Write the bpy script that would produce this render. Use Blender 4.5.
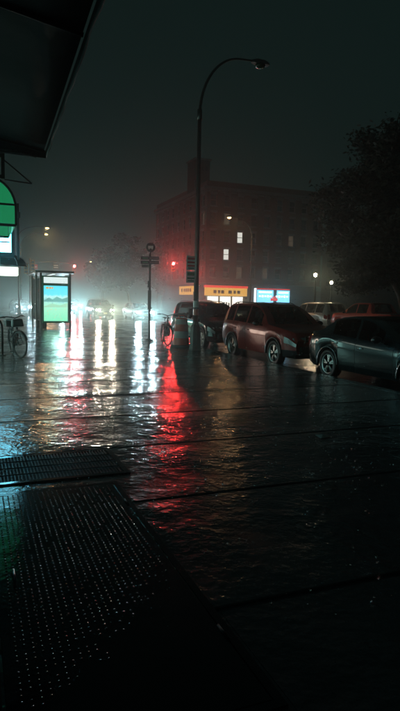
import bpy, bmesh, math, random
from mathutils import Vector, Matrix
R = math.radians
random.seed(11)
scene = bpy.context.scene
for o in list(bpy.data.objects): bpy.data.objects.remove(o)
C = scene.collection

# ------------------------------------------------------------------ camera
CAM_H = 1.55
cam = bpy.data.objects.new('camera', bpy.data.cameras.new('camera'))
C.objects.link(cam); scene.camera = cam
cam.data.sensor_fit = 'VERTICAL'; cam.data.sensor_height = 36.0; cam.data.sensor_width = 36.0
cam.data.lens = 36.0 * 560 / 711
cam.data.clip_start = 0.02; cam.data.clip_end = 2000
cam.location = (0, 0, CAM_H)
pitch = math.atan(54.5 / 560)
cam.matrix_world = (Matrix.Translation((0, 0, CAM_H)) @ Matrix.Rotation(R(90) - pitch, 4, 'X')
                    @ Matrix.Rotation(R(1.2), 4, 'Z'))

# ------------------------------------------------------------------ world, sun, exposure
world = bpy.data.worlds.new('World'); scene.world = world; world.use_nodes = True
wn = world.node_tree.nodes; wl = world.node_tree.links
bg = wn['Background']
sky = wn.new('ShaderNodeTexSky'); sky.sky_type = 'NISHITA'; sky.sun_disc = False
sky.sun_elevation = R(2); sky.sun_rotation = R(180); sky.air_density = 1.0; sky.dust_density = 3.0
mixs = wn.new('ShaderNodeMix'); mixs.data_type = 'RGBA'; mixs.inputs['Factor'].default_value = 0.985
wl.new(sky.outputs['Color'], mixs.inputs[6]); mixs.inputs[7].default_value = (0.085, 0.20, 0.18, 1)   # overcast city night
wl.new(mixs.outputs[2], bg.inputs['Color'])
bg.inputs['Strength'].default_value = 0.046
sun = bpy.data.lights.new('moon', 'SUN'); sun.energy = 0.004; sun.angle = R(20); sun.color = (0.7, 0.95, 1.0)
so = bpy.data.objects.new('moon', sun); C.objects.link(so); so.rotation_euler = (R(50), 0, R(20))
scene.view_settings.view_transform = 'Standard'; scene.view_settings.look = 'None'
scene.view_settings.exposure = 0.0; scene.view_settings.gamma = 1.0
scene.view_settings.use_curve_mapping = False
cy = scene.cycles
cy.use_denoising = True
try: cy.denoiser = 'OPENIMAGEDENOISE'
except Exception: pass
cy.use_light_tree = True
cy.max_bounces = 6; cy.diffuse_bounces = 2; cy.glossy_bounces = 3; cy.transmission_bounces = 4
cy.volume_bounces = 1; cy.transparent_max_bounces = 12
cy.sample_clamp_indirect = 4.0; cy.sample_clamp_direct = 0.0
cy.caustics_reflective = False; cy.caustics_refractive = False
cy.use_adaptive_sampling = False

HAZE_DENSITY = 0.0022
HAZE_G = 0.88
SPRAY_DENSITY = 0.0026

# ------------------------------------------------------------------ street frame: s along the avenue, t across it
TH = R(22)
NX = Vector((math.cos(TH), math.sin(TH), 0)); AX = Vector((-math.sin(TH), math.cos(TH), 0))
def W(s, t, z=0.0):
    v = AX * s + NX * t; return Vector((v.x, v.y, z))

# ------------------------------------------------------------------ materials
MATS = {}
def mat(name, col, rough=0.5, metal=0.0, emit=None, estr=0.0, var=0.0, scale=8.0, coat=0.0, bump=0.0, bscale=40.0, spec=0.5, trans=0.0, rvar=0.0):
    if name in MATS: return MATS[name]
    m = bpy.data.materials.new(name); m.use_nodes = True
    nt = m.node_tree; b = nt.nodes['Principled BSDF']
    b.inputs['Base Color'].default_value = (*col, 1); b.inputs['Roughness'].default_value = rough
    b.inputs['Metallic'].default_value = metal; b.inputs['Specular IOR Level'].default_value = spec
    b.inputs['Coat Weight'].default_value = coat; b.inputs['Coat Roughness'].default_value = 0.05
    b.inputs['Transmission Weight'].default_value = trans
    if emit:
        b.inputs['Emission Color'].default_value = (*emit, 1); b.inputs['Emission Strength'].default_value = estr
    if var or rvar or bump:
        tc = nt.nodes.new('ShaderNodeTexCoord')
    if var or rvar:
        nz = nt.nodes.new('ShaderNodeTexNoise'); nz.inputs['Scale'].default_value = scale; nz.inputs['Detail'].default_value = 6
        nt.links.new(tc.outputs['Object'], nz.inputs['Vector'])
    if var:
        mx = nt.nodes.new('ShaderNodeMix'); mx.data_type = 'RGBA'
        mx.inputs[6].default_value = (*[c * (1 - var) for c in col], 1)
        mx.inputs[7].default_value = (*[min(1, c * (1 + var)) for c in col], 1)
        nt.links.new(nz.outputs['Fac'], mx.inputs['Factor']); nt.links.new(mx.outputs[2], b.inputs['Base Color'])
    if rvar:
        mr = nt.nodes.new('ShaderNodeMapRange'); mr.inputs['From Min'].default_value = .3; mr.inputs['From Max'].default_value = .7
        mr.inputs['To Min'].default_value = max(0.02, rough - rvar); mr.inputs['To Max'].default_value = rough + rvar
        nt.links.new(nz.outputs['Fac'], mr.inputs['Value']); nt.links.new(mr.outputs['Result'], b.inputs['Roughness'])
    if bump:
        n2 = nt.nodes.new('ShaderNodeTexNoise'); n2.inputs['Scale'].default_value = bscale; n2.inputs['Detail'].default_value = 4
        nt.links.new(tc.outputs['Object'], n2.inputs['Vector'])
        bp = nt.nodes.new('ShaderNodeBump'); bp.inputs['Strength'].default_value = bump; bp.inputs['Distance'].default_value = .01
        nt.links.new(n2.outputs['Fac'], bp.inputs['Height']); nt.links.new(bp.outputs['Normal'], b.inputs['Normal'])
    MATS[name] = m; return m

def wet(name, col, r_lo, r_hi, amp, patch=0.6, fine=17.0, var=0.35, spec=0.5):
    """rain-soaked paving: grain colour, wet film gloss in patches, wind and rain ripples in the film"""
    m = bpy.data.materials.new(name); m.use_nodes = True; nt = m.node_tree; L = nt.links.new
    b = nt.nodes['Principled BSDF']; b.inputs['Specular IOR Level'].default_value = spec
    g = nt.nodes.new('ShaderNodeNewGeometry')
    def noise(scale, detail=5, rough=.55, vec=None):
        n = nt.nodes.new('ShaderNodeTexNoise'); n.inputs['Scale'].default_value = scale
        n.inputs['Detail'].default_value = detail; n.inputs['Roughness'].default_value = rough
        L(vec or g.outputs['Position'], n.inputs['Vector']); return n
    big = noise(patch, 5, .6)
    mr = nt.nodes.new('ShaderNodeMapRange'); mr.inputs['From Min'].default_value = .38; mr.inputs['From Max'].default_value = .62
    mr.inputs['To Min'].default_value = r_lo; mr.inputs['To Max'].default_value = r_hi
    L(big.outputs['Fac'], mr.inputs['Value']); L(mr.outputs['Result'], b.inputs['Roughness'])
    gr = noise(90, 6, .65); st = noise(1.7, 6, .65)
    mu = nt.nodes.new('ShaderNodeMath'); mu.operation = 'ADD'; L(gr.outputs['Fac'], mu.inputs[0]); L(st.outputs['Fac'], mu.inputs[1])
    m2 = nt.nodes.new('ShaderNodeMapRange'); m2.inputs['From Min'].default_value = .7; m2.inputs['From Max'].default_value = 1.3
    L(mu.outputs[0], m2.inputs['Value'])
    mx = nt.nodes.new('ShaderNodeMix'); mx.data_type = 'RGBA'
    mx.inputs[6].default_value = (*[c * (1 - var) for c in col], 1); mx.inputs[7].default_value = (*[c * (1 + var) for c in col], 1)
    L(m2.outputs['Result'], mx.inputs['Factor']); L(mx.outputs[2], b.inputs['Base Color'])
    # film relief: slow swells, hand-wide ripples, rain-drop stipple
    w1 = noise(1.3, 3, .5); w2 = noise(4.6, 3, .5); w3 = noise(fine, 2, .5)
    def mul(n, k):
        q = nt.nodes.new('ShaderNodeMath'); q.operation = 'MULTIPLY'; L(n.outputs['Fac'], q.inputs[0]); q.inputs[1].default_value = k; return q
    a1 = nt.nodes.new('ShaderNodeMath'); a1.operation = 'ADD'; L(mul(w1, .45).outputs[0], a1.inputs[0]); L(mul(w2, .60).outputs[0], a1.inputs[1])
    a2 = nt.nodes.new('ShaderNodeMath'); a2.operation = 'ADD'; L(a1.outputs[0], a2.inputs[0]); L(mul(w3, .34).outputs[0], a2.inputs[1])
    bp = nt.nodes.new('ShaderNodeBump'); bp.inputs['Strength'].default_value = 1.0; bp.inputs['Distance'].default_value = amp
    # between the puddles the film thins out: waves fade, concrete grain comes through
    pm = nt.nodes.new('ShaderNodeMapRange'); pm.inputs['From Min'].default_value = .40; pm.inputs['From Max'].default_value = .60
    pm.inputs['To Min'].default_value = 1.0; pm.inputs['To Max'].default_value = .30; L(big.outputs['Fac'], pm.inputs['Value'])
    a3 = nt.nodes.new('ShaderNodeMath'); a3.operation = 'MULTIPLY'; L(a2.outputs[0], a3.inputs[0]); L(pm.outputs['Result'], a3.inputs[1])
    w4 = noise(75, 2, .5); a4 = nt.nodes.new('ShaderNodeMath'); a4.operation = 'ADD'; L(a3.outputs[0], a4.inputs[0]); L(mul(w4, .045).outputs[0], a4.inputs[1])
    L(a4.outputs[0], bp.inputs['Height']); L(bp.outputs['Normal'], b.inputs['Normal'])
    MATS[name] = m; return m

def emis(name, col, s): return mat(name, (0.02, 0.02, 0.02), 0.4, emit=col, estr=s)

wet('wet_sidewalk', (0.055, 0.055, 0.055), 0.06, 0.28, 0.020, patch=.8)
wet('wet_joint', (0.008, 0.008, 0.008), 0.5, 0.7, 0.02, spec=.2)
wet('wet_asphalt', (0.035, 0.036, 0.038), 0.09, 0.24, 0.024, fine=20)
wet('wet_kerb', (0.10, 0.10, 0.10), 0.12, 0.3, 0.015)
wet('wet_paint', (0.45, 0.45, 0.43), 0.15, 0.3, 0.02)
wet('wet_steel', (0.010, 0.010, 0.011), 0.08, 0.16, 0.004, spec=.35)
wet('stud_steel', (0.02, 0.02, 0.02), 0.18, 0.28, 0.002, spec=.2)
mat('black_steel', (0.008, 0.008, 0.009), 0.5, 0.1, var=.3)
mat('dark_steel', (0.03, 0.032, 0.034), 0.35, 0.8, var=.3)
mat('galv', (0.10, 0.105, 0.10), 0.38, 0.75, var=.35, scale=5, rvar=.1)
mat('aluminium', (0.42, 0.44, 0.44), 0.28, 1.0, var=.15)
mat('chrome', (0.6, 0.6, 0.6), 0.12, 1.0)
mat('rubber', (0.012, 0.012, 0.012), 0.55, bump=.15)
mat('black_plastic', (0.014, 0.014, 0.015), 0.35)
mat('seam', (0.004, 0.004, 0.004), 0.8)
mat('interior', (0.02, 0.02, 0.021), 0.7)
mat('paint_red', (0.26, 0.022, 0.016), 0.3, 0.2, coat=.35, var=.1)
mat('paint_bright_red', (0.45, 0.035, 0.02), 0.3, 0.1, coat=.4, var=.1)
mat('paint_black', (0.008, 0.008, 0.009), 0.16, 0.1, coat=.8)
mat('paint_teal', (0.012, 0.024, 0.027), 0.2, 0.4, coat=.8)
mat('paint_silver', (0.38, 0.38, 0.36), 0.28, 0.3, coat=.6, var=.06)
mat('paint_white', (0.55, 0.56, 0.56), 0.25, coat=.5)
mat('paint_grey', (0.09, 0.095, 0.10), 0.25, 0.3, coat=.6)
mat('plate', (0.6, 0.55, 0.35), 0.4)
mat('lens_clear', (0.22, 0.22, 0.22), 0.25, 0.3)
mat('lens_red', (0.25, 0.01, 0.01), 0.12, coat=.6)
mat('lens_amber', (0.4, 0.12, 0.01), 0.12, coat=.6)
emis('tail_lit', (1.0, 0.06, 0.03), 2.5)
emis('tail_bright', (1.0, 0.05, 0.03), 25)
emis('head_lit', (0.62, 0.92, 1.0), 900)
emis('head_warm', (1.0, 0.84, 0.66), 550)
emis('red_signal', (1.0, 0.03, 0.03), 260)
emis('hand_signal', (1.0, 0.20, 0.05), 25)
emis('lamp_warm', (1.0, 0.56, 0.20), 9.0)
emis('lamp_small', (1.0, 0.78, 0.5), 60)
mat('lens_off', (0.02, 0.05, 0.03), 0.2)
mat('signal_yellow', (0.45, 0.24, 0.02), 0.4, var=.15)
mat('brick', (0.11, 0.065, 0.05), 0.75)
mat('stone', (0.16, 0.15, 0.14), 0.7, var=.25, scale=2)
mat('dark_brick', (0.05, 0.042, 0.04), 0.8, var=.3, scale=3)
mat('window_frame', (0.16, 0.15, 0.14), 0.5)
mat('pane_dark', (0.012, 0.014, 0.016), 0.08)
emis('pane_lit', (0.95, 0.95, 0.85), 0.8)
emis('pane_dim', (1.0, 0.75, 0.5), 0.05)
mat('bark', (0.035, 0.028, 0.022), 0.7, var=.4, scale=6, bump=.5)
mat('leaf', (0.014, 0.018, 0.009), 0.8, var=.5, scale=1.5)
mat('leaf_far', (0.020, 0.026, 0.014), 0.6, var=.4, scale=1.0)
mat('canopy_cloth', (0.005, 0.004, 0.004), 0.7, var=.4, scale=3, bump=.4, bscale=6)
mat('canopy_trim', (0.16, 0.16, 0.16), 0.25, 0.6, var=.5, scale=9)
emis('awning_green', (0.03, 0.75, 0.27), 0.24)
mat('awning_green_cloth', (0.02, 0.16, 0.07), 0.5)
emis('box_white', (0.92, 0.90, 0.95), 2.6)
emis('box_cyan', (0.14, 0.72, 1.0), 20.0)
emis('box_cream', (0.85, 1.0, 0.86), 1.8)
mat('awning_brown', (0.03, 0.02, 0.016), 0.6, var=.3)
mat('glass_clear', (0.6, 0.66, 0.66), 0.03)
emis('header_white', (0.85, 1.0, 0.98), 0.9)
emis('poster_hill', (0.20, 0.55, 0.50), 0.8)
emis('poster_field', (0.45, 0.88, 0.60), 0.9)
emis('sign_yellow', (1.0, 0.50, 0.08), 0.8)
emis('sign_red', (1.0, 0.05, 0.04), 0.85)
emis('sign_blue', (0.22, 0.68, 1.0), 1.6)
emis('sign_pale', (0.75, 0.92, 1.0), 2.2)
emis('shop_lit', (0.48, 1.0, 0.90), 3.2)
emis('shop_warm', (1.0, 0.78, 0.62), 12.0)
emis('shop_white', (1.0, 0.93, 0.82), 1.6)
mat('sign_dark', (0.02, 0.025, 0.03), 0.4)
mat('sign_white', (0.6, 0.6, 0.58), 0.4)
mat('sign_green', (0.03, 0.16, 0.08), 0.4)
mat('sign_redpaint', (0.35, 0.02, 0.02), 0.4)
mat('drum_orange', (0.50, 0.05, 0.012), 0.4, var=.15)
mat('drum_white', (0.36, 0.33, 0.30), 0.3, var=.1)
mat('shelter_frame', (0.055, 0.075, 0.065), 0.4, 0.4)
mat('green_frame', (0.02, 0.16, 0.07), 0.35)
mat('bag_green', (0.02, 0.06, 0.05), 0.6, var=.3)
mat('paper', (0.5, 0.5, 0.48), 0.5, var=.1)
mat('water_drop', (1, 1, 1), 0.0, trans=1.0).node_tree.nodes['Principled BSDF'].inputs['IOR'].default_value = 1.33

# tinted car and shelter glass: part see-through, part mirror (real reflection by Fresnel)
def glassmix(name, tint, base):
    m = bpy.data.materials.new(name); m.use_nodes = True; nt = m.node_tree
    for n in list(nt.nodes):
        if n.type != 'OUTPUT_MATERIAL': nt.nodes.remove(n)
    out = nt.nodes['Material Output']
    tr = nt.nodes.new('ShaderNodeBsdfTransparent'); tr.inputs['Color'].default_value = (*tint, 1)
    gl = nt.nodes.new('ShaderNodeBsdfGlossy'); gl.inputs['Roughness'].default_value = .03
    lw = nt.nodes.new('ShaderNodeFresnel'); lw.inputs['IOR'].default_value = 1.5
    mx = nt.nodes.new('ShaderNodeMixShader'); nt.links.new(lw.outputs[0], mx.inputs[0])
    nt.links.new(tr.outputs[0], mx.inputs[1]); nt.links.new(gl.outputs[0], mx.inputs[2])
    nt.links.new(mx.outputs[0], out.inputs['Surface']); MATS[name] = m; return m
glassmix('car_glass', (0.30, 0.36, 0.34), 0)
glassmix('shelter_glass', (0.78, 0.84, 0.82), 0)

# brick pattern for the far block
def brickify(m, col):
    nt = m.node_tree; b = nt.nodes['Principled BSDF']
    tc = nt.nodes.new('ShaderNodeTexCoord'); br = nt.nodes.new('ShaderNodeTexBrick')
    mp = nt.nodes.new('ShaderNodeMapping'); mp.inputs['Rotation'].default_value = (R(90), 0, 0)
    nt.links.new(tc.outputs['Object'], mp.inputs['Vector']); nt.links.new(mp.outputs['Vector'], br.inputs['Vector'])
    br.inputs['Scale'].default_value = 4.0
    br.inputs['Color1'].default_value = (*col, 1); br.inputs['Color2'].default_value = (*[c * .7 for c in col], 1)
    br.inputs['Mortar'].default_value = (*[c * .9 + .02 for c in col], 1)
    nz = nt.nodes.new('ShaderNodeTexNoise'); nz.inputs['Scale'].default_value = .5; nz.inputs['Detail'].default_value = 6
    nt.links.new(tc.outputs['Object'], nz.inputs['Vector'])
    mx = nt.nodes.new('ShaderNodeMix'); mx.data_type = 'RGBA'; mx.blend_type = 'MULTIPLY'; mx.inputs['Factor'].default_value = .6
    nt.links.new(br.outputs['Color'], mx.inputs[6]); nt.links.new(nz.outputs['Color'], mx.inputs[7]); nt.links.new(mx.outputs[2], b.inputs['Base Color'])
brickify(MATS['brick'], (0.20, 0.105, 0.075))

# backlit poster: pale cyan upper, pale green field below, small flecks
def poster():
    m = bpy.data.materials.new('poster'); m.use_nodes = True; nt = m.node_tree; L = nt.links.new
    b = nt.nodes['Principled BSDF']; b.inputs['Base Color'].default_value = (.02, .02, .02, 1); b.inputs['Roughness'].default_value = .15
    tc = nt.nodes.new('ShaderNodeTexCoord'); sp = nt.nodes.new('ShaderNodeSeparateXYZ'); L(tc.outputs['Generated'], sp.inputs[0])
    nz = nt.nodes.new('ShaderNodeTexNoise'); nz.inputs['Scale'].default_value = 7; nz.inputs['Detail'].default_value = 6; L(tc.outputs['Generated'], nz.inputs['Vector'])
    mm = nt.nodes.new('ShaderNodeMath'); mm.operation = 'MULTIPLY_ADD'; mm.inputs[1].default_value = .22; mm.inputs[2].default_value = -.11; L(nz.outputs['Fac'], mm.inputs[0])
    ad = nt.nodes.new('ShaderNodeMath'); ad.operation = 'ADD'; L(sp.outputs['Z'], ad.inputs[0]); L(mm.outputs[0], ad.inputs[1])
    cr = nt.nodes.new('ShaderNodeValToRGB'); e = cr.color_ramp
    e.elements[0].position = 0; e.elements[0].color = (.22, .78, .48, 1)
    e.elements[1].position = 1; e.elements[1].color = (.10, .72, .90, 1)
    for p, c in ((.34, (.36, .84, .58, 1)), (.52, (.40, .80, .66, 1)), (.58, (.22, .60, .60, 1)), (.68, (.50, .85, .80, 1)), (.76, (.14, .74, .92, 1))):
        q = e.elements.new(p); q.color = c
    L(ad.outputs[0], cr.inputs[0])
    vo = nt.nodes.new('ShaderNodeTexVoronoi'); vo.inputs['Scale'].default_value = 14; L(tc.outputs['Generated'], vo.inputs['Vector'])
    lt = nt.nodes.new('ShaderNodeMath'); lt.operation = 'LESS_THAN'; lt.inputs[1].default_value = .17; L(vo.outputs['Distance'], lt.inputs[0])
    l2 = nt.nodes.new('ShaderNodeMath'); l2.operation = 'LESS_THAN'; l2.inputs[1].default_value = .42; L(sp.outputs['Z'], l2.inputs[0])
    mu = nt.nodes.new('ShaderNodeMath'); mu.operation = 'MULTIPLY'; L(lt.outputs[0], mu.inputs[0]); L(l2.outputs[0], mu.inputs[1])
    mx = nt.nodes.new('ShaderNodeMix'); mx.data_type = 'RGBA'; mx.inputs[7].default_value = (.95, .55, .18, 1)
    L(mu.outputs[0], mx.inputs['Factor']); L(cr.outputs['Color'], mx.inputs[6])
    L(mx.outputs[2], b.inputs['Emission Color']); b.inputs['Emission Strength'].default_value = 1.2
    MATS['poster'] = m
poster()

# ------------------------------------------------------------------ mesh helpers
class MB:
    def __init__(self): self.v = []; self.f = []; self.sm = []
    def add(self, vs, fs, smooth=False):
        b = len(self.v); self.v += [tuple(p) for p in vs]
        for f in fs: self.f.append([b + i for i in f]); self.sm.append(smooth)
    def box(self, c, d, rz=0, taper=1.0):
        x, y, z = d[0] / 2, d[1] / 2, d[2] / 2; vs = []
        cs, sn = math.cos(rz), math.sin(rz)
        for k, (sx, sy, sz) in enumerate(((-1,-1,-1),(1,-1,-1),(1,1,-1),(-1,1,-1),(-1,-1,1),(1,-1,1),(1,1,1),(-1,1,1))):
            q = taper if sz > 0 else 1
            px, py = sx * x * q, sy * y * q
            vs.append((c[0] + px * cs - py * sn, c[1] + px * sn + py * cs, c[2] + sz * z))
        self.add(vs, [(0,3,2,1),(4,5,6,7),(0,1,5,4),(1,2,6,5),(2,3,7,6),(3,0,4,7)]); return self
    def path(self, pts, rad, n=8, cap=True, smooth=True):
        pts = [Vector(p) for p in pts]
        if not isinstance(rad, (list, tuple)): rad = [rad] * len(pts)
        vs = []; prev = None
        for i, p in enumerate(pts):
            d = (pts[min(i + 1, len(pts) - 1)] - pts[max(i - 1, 0)]).normalized()
            if prev is None:
                u = d.orthogonal().normalized()
            else:
                u = (prev - d * prev.dot(d)); u = u.normalized() if u.length > 1e-6 else d.orthogonal().normalized()
            prev = u; w = d.cross(u)
            for k in range(n):
                a = 2 * math.pi * k / n; vs.append(p + (u * math.cos(a) + w * math.sin(a)) * rad[i])
        fs = []
        for i in range(len(pts) - 1):
            for k in range(n):
                k2 = (k + 1) % n; fs.append((i * n + k, i * n + k2, (i + 1) * n + k2, (i + 1) * n + k))
        self.add(vs, fs, smooth)
        if cap:
            b = len(self.v) - len(vs)
            self.f.append([b + k for k in reversed(range(n))]); self.sm.append(False)
            self.f.append([b + (len(pts) - 1) * n + k for k in range(n)]); self.sm.append(False)
        return self
    def lathe(self, prof, n=20, c=(0, 0, 0), axis='Z', smooth=True, closed=False):
        """prof: (r, h) list; revolve round axis"""
        vs = []
        for r, h in prof:
            for k in range(n):
                a = 2 * math.pi * k / n; x, y = r * math.cos(a), r * math.sin(a)
                p = (x, y, h) if axis == 'Z' else ((h, x, y) if axis == 'X' else (x, h, y))
                vs.append((c[0] + p[0], c[1] + p[1], c[2] + p[2]))
        fs = []; m = len(prof)
        for i in range(m if closed else m - 1):
            j = (i + 1) % m
            for k in range(n):
                k2 = (k + 1) % n; fs.append((i * n + k, i * n + k2, j * n + k2, j * n + k))
        self.add(vs, fs, smooth); return self
    def disc(self, c, r, axis='Y', n=18, sx=1, sz=1):
        vs = []
        for k in range(n):
            a = 2 * math.pi * k / n; u, v = r * math.cos(a) * sx, r * math.sin(a) * sz
            vs.append({'Y': (c[0] + u, c[1], c[2] + v), 'X': (c[0], c[1] + u, c[2] + v), 'Z': (c[0] + u, c[1] + v, c[2])}[axis])
        self.add(vs, [list(range(n))]); return self
    def prism(self, outline, axis, lo, hi):
        """outline: 2-D points in the plane across axis, extruded lo..hi"""
        n = len(outline); vs = []
        for h in (lo, hi):
            for u, v in outline:
                vs.append({'Y': (u, h, v), 'X': (h, u, v), 'Z': (u, v, h)}[axis])
        fs = [list(range(n))[::-1], list(range(n, 2 * n))] + [(i, (i + 1) % n, n + (i + 1) % n, n + i) for i in range(n)]
        self.add(vs, fs); return self
    def sphere(self, c, r, n=10, m=6, sz=1.0):
        prof = [(max(1e-4, r * math.sin(math.pi * i / m)), -r * sz * math.cos(math.pi * i / m)) for i in range(m + 1)]
        return self.lathe(prof, n, c)
    def mesh(self, name):
        me = bpy.data.meshes.new(name); me.from_pydata(self.v, [], self.f)
        me.polygons.foreach_set('use_smooth', self.sm); me.update()
        bm = bmesh.new(); bm.from_mesh(me); bmesh.ops.recalc_face_normals(bm, faces=bm.faces); bm.to_mesh(me); bm.free()
        return me
    def build(self, name, m, parent=None, bevel=0.0):
        me = self.mesh(name); me.materials.append(MATS[m] if isinstance(m, str) else m)
        o = bpy.data.objects.new(name, me); C.objects.link(o)
        if parent is not None: o.parent = parent
        if bevel:
            md = o.modifiers.new('bevel', 'BEVEL'); md.width = bevel; md.segments = 2; md.limit_method = 'ANGLE'; md.angle_limit = R(40)
        return o

def thing(name, label, cat, loc=(0, 0, 0), rz=TH, group=None):
    o = bpy.data.objects.new(name, None); C.objects.link(o); o.empty_display_size = .2
    o.location = loc; o.rotation_euler = (0, 0, rz); o['label'] = label; o['category'] = cat
    if group: o['group'] = group
    return o
def tag(o, label=None, cat=None, group=None, kind=None):
    for k, v in (('label', label), ('category', cat), ('group', group), ('kind', kind)):
        if v: o[k] = v
    return o
def kids(o): return [c for c in bpy.data.objects if c.parent == o]
def copy_tree(o, parent=None):
    c = o.copy(); C.objects.link(c); c.parent = parent
    for ch in kids(o): copy_tree(ch, c)
    return c
def lamp(name, kind, parent, loc, energy, col, radius=0.1, rot=None, spot=None, blend=.8):
    l = bpy.data.lights.new(name, kind); l.energy = energy; l.color = col
    if kind in ('POINT', 'SPOT'): l.shadow_soft_size = radius
    if kind == 'SPOT': l.spot_size = spot; l.spot_blend = blend
    o = bpy.data.objects.new(name, l); C.objects.link(o); o.parent = parent; o.location = loc
    if rot: o.rotation_euler = rot
    return o
def structure(o, loc=None, rz=TH):
    o['kind'] = 'structure'
    if loc is not None: o.location = loc
    o.rotation_euler = (0, 0, rz); return o

KERB, FKERB = 7.1, 22.4
# ------------------------------------------------------------------ the ground
g = MB(); g.add([(-160, -40, -.15), (190, -40, -.15), (190, 300, -.15), (-160, 300, -.15)], [(0, 1, 2, 3)])
structure(g.build('road', 'wet_asphalt'), (0, 0, 0))
# near sidewalk: a bed with 1.6 m concrete flags set on it, granite kerb
S0, S1 = -6.15, 60.0
sw = MB(); sw.box(((KERB - 12) / 2 - .1, (S0 + S1) / 2, -.09), (KERB + 12 - .2, S1 - S0, .17))
sidewalk = structure(sw.build('sidewalk', 'wet_joint'), (0, 0, 0))
FL = 1.6; tcols = [(KERB - .22) - 1.44 * k for k in range(7)]
fm = MB(); fm.box((0, 0, -.02), (1.44 - .0015, FL - .045, .04)); flag_me = fm.mesh('paving_flag'); flag_me.materials.append(MATS['wet_sidewalk'])
bmf = bmesh.new(); bmf.from_mesh(flag_me)
bmesh.ops.bevel(bmf, geom=[e for e in bmf.edges if all(v.co.z > -.01 for v in e.verts) and abs(e.verts[0].co.y - e.verts[1].co.y) < .01], offset=.006, segments=1, affect='EDGES'); bmf.to_mesh(flag_me); bmf.free()
s = 7.25 - 8 * FL - FL / 2; rows = []
while s < S1 - 1: rows.append(s + FL / 2 + FL / 2); s += FL
for i, s in enumerate(rows):
    for k in range(6):
        o = bpy.data.objects.new('paving_flag', flag_me); C.objects.link(o); o.parent = sidewalk
        o.location = (tcols[k] - .72, s, random.uniform(-.0008, .0012) + .001)
        o.rotation_euler = (R(random.uniform(-.10, .10)), R(random.uniform(-.05, .05)), 0)
for i in range(int((S1 - S0) / 2.4)):
    kb = MB(); kb.box((KERB - .1, S0 + 1.2 + i * 2.4, -.075), (.2, 2.388, .156))
    kb.build('kerb_stone', 'wet_kerb', sidewalk, bevel=.012)
fs = MB(); fs.box((FKERB + 12, 28, -.075), (24, 62, .15))
plaza = structure(fs.build('far_sidewalk', 'wet_sidewalk'), (0, 0, 0))
fb = MB(); fb.box((FKERB + 50, 140, -.075), (89, 130, .15))
structure(fb.build('corner_sidewalk', 'wet_sidewalk'), (0, 0, 0))
fc = MB(); fc.box((-32, 140, -.075), (78, 130, .15))
structure(fc.build('opposite_sidewalk', 'wet_sidewalk'), (0, 0, 0))
# painted lines
for t, cat in ((9.6, 1), (FKERB - 2.6, 1)):
    pass
mk = MB()
for t in (14.65, 14.9): mk.box((t, 28, -.1465), (.1, 60, .003))
m_ = structure(mk.build('centre_line', 'wet_paint', None), (0, 0, 0)); 
mk = MB()
for i in range(9): mk.box((11.8, 3 + i * 7, -.1465), (.1, 2.6, .003))
structure(mk.build('lane_dashes', 'wet_paint'), (0, 0, 0))
mk = MB()
for i in range(11): mk.box((7.9 + i * 1.35, 61.5, -.1465), (.55, 3.2, .003))
structure(mk.build('crosswalk', 'wet_paint'), (0, 0, 0))

# ------------------------------------------------------------------ foreground: steel cellar doors and a grating
hatch = thing('cellar_hatch', 'wet steel cellar doors with rows of raised studs set in the sidewalk', 'hatch', W(3.15, .08, -.015))
HW, HL = 1.96, 2.75; rnd0 = random.Random(9)
fr = MB()
for sx in (-1, 1): fr.box((sx * (HW / 2 + .02), 0, .010), (.04, HL + .08, .028))
for sy in (-1, 1): fr.box((0, sy * (HL / 2 + .02), .010), (HW, .04, .028))
fr.build('frame', 'wet_steel', hatch)
for sx in (-1, 1):
    dl = MB(); dl.box((sx * HW / 4, 0, .012), (HW / 2 - .012, HL - .01, .024)); door = dl.build('door_leaf', 'wet_steel', hatch, bevel=.004)
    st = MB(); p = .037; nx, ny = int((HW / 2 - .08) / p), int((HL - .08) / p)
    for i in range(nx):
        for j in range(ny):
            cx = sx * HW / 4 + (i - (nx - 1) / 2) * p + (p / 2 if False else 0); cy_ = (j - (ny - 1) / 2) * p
            if rnd0.random() < .07 or (3.15 + cy_) < 2.0 + (.08 + cx - .2) * 1.2 + rnd0.gauss(0, .10): continue   # scattered ones worn away; below the diagonal, studs left out to stand for shade
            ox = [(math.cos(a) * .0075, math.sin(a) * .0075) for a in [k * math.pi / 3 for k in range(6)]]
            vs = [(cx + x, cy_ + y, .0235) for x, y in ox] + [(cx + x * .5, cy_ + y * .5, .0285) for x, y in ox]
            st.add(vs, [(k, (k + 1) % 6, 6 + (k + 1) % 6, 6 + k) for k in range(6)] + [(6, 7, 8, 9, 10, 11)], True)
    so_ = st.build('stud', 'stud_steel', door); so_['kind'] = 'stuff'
    hd = MB(); hd.path([(sx * .10, -.12, .022), (sx * .10, -.12, .045), (sx * .10, .02, .045), (sx * .10, .02, .022)], .007, 6); hd.build('handle', 'dark_steel', door)
    for q in (-.9, .9):
        hg = MB(); hg.path([(sx * (HW / 2 - .005), q - .06, .026), (sx * (HW / 2 - .005), q + .06, .026)], .008, 8); hg.build('hinge', 'seam', hatch)
grate = thing('sidewalk_grating', 'dark steel bar grating set in the sidewalk beyond the cellar doors', 'grating', W(5.18, .2, -.001))
GW, GL = 2.1, .80
gf = MB()
for sx in (-1, 1): gf.box((sx * GW / 2, 0, .004), (.05, GL + .05, .022))
for sy in (-1, 1): gf.box((0, sy * GL / 2, .004), (GW - .05, .05, .022))
gf.build('frame', 'wet_steel', grate)
gp = MB(); gp.box((0, 0, .0035), (GW - .05, GL - .05, .003)); gp.build('pit', 'seam', grate)
nb = 70
bars = MB()
for i in range(nb): bars.box((-GW / 2 + .05 + i * (GW - .1) / (nb - 1), 0, .010), (.007, GL - .05, .012))
bars.build('bar', 'black_steel', grate)['kind'] = 'stuff'
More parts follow.
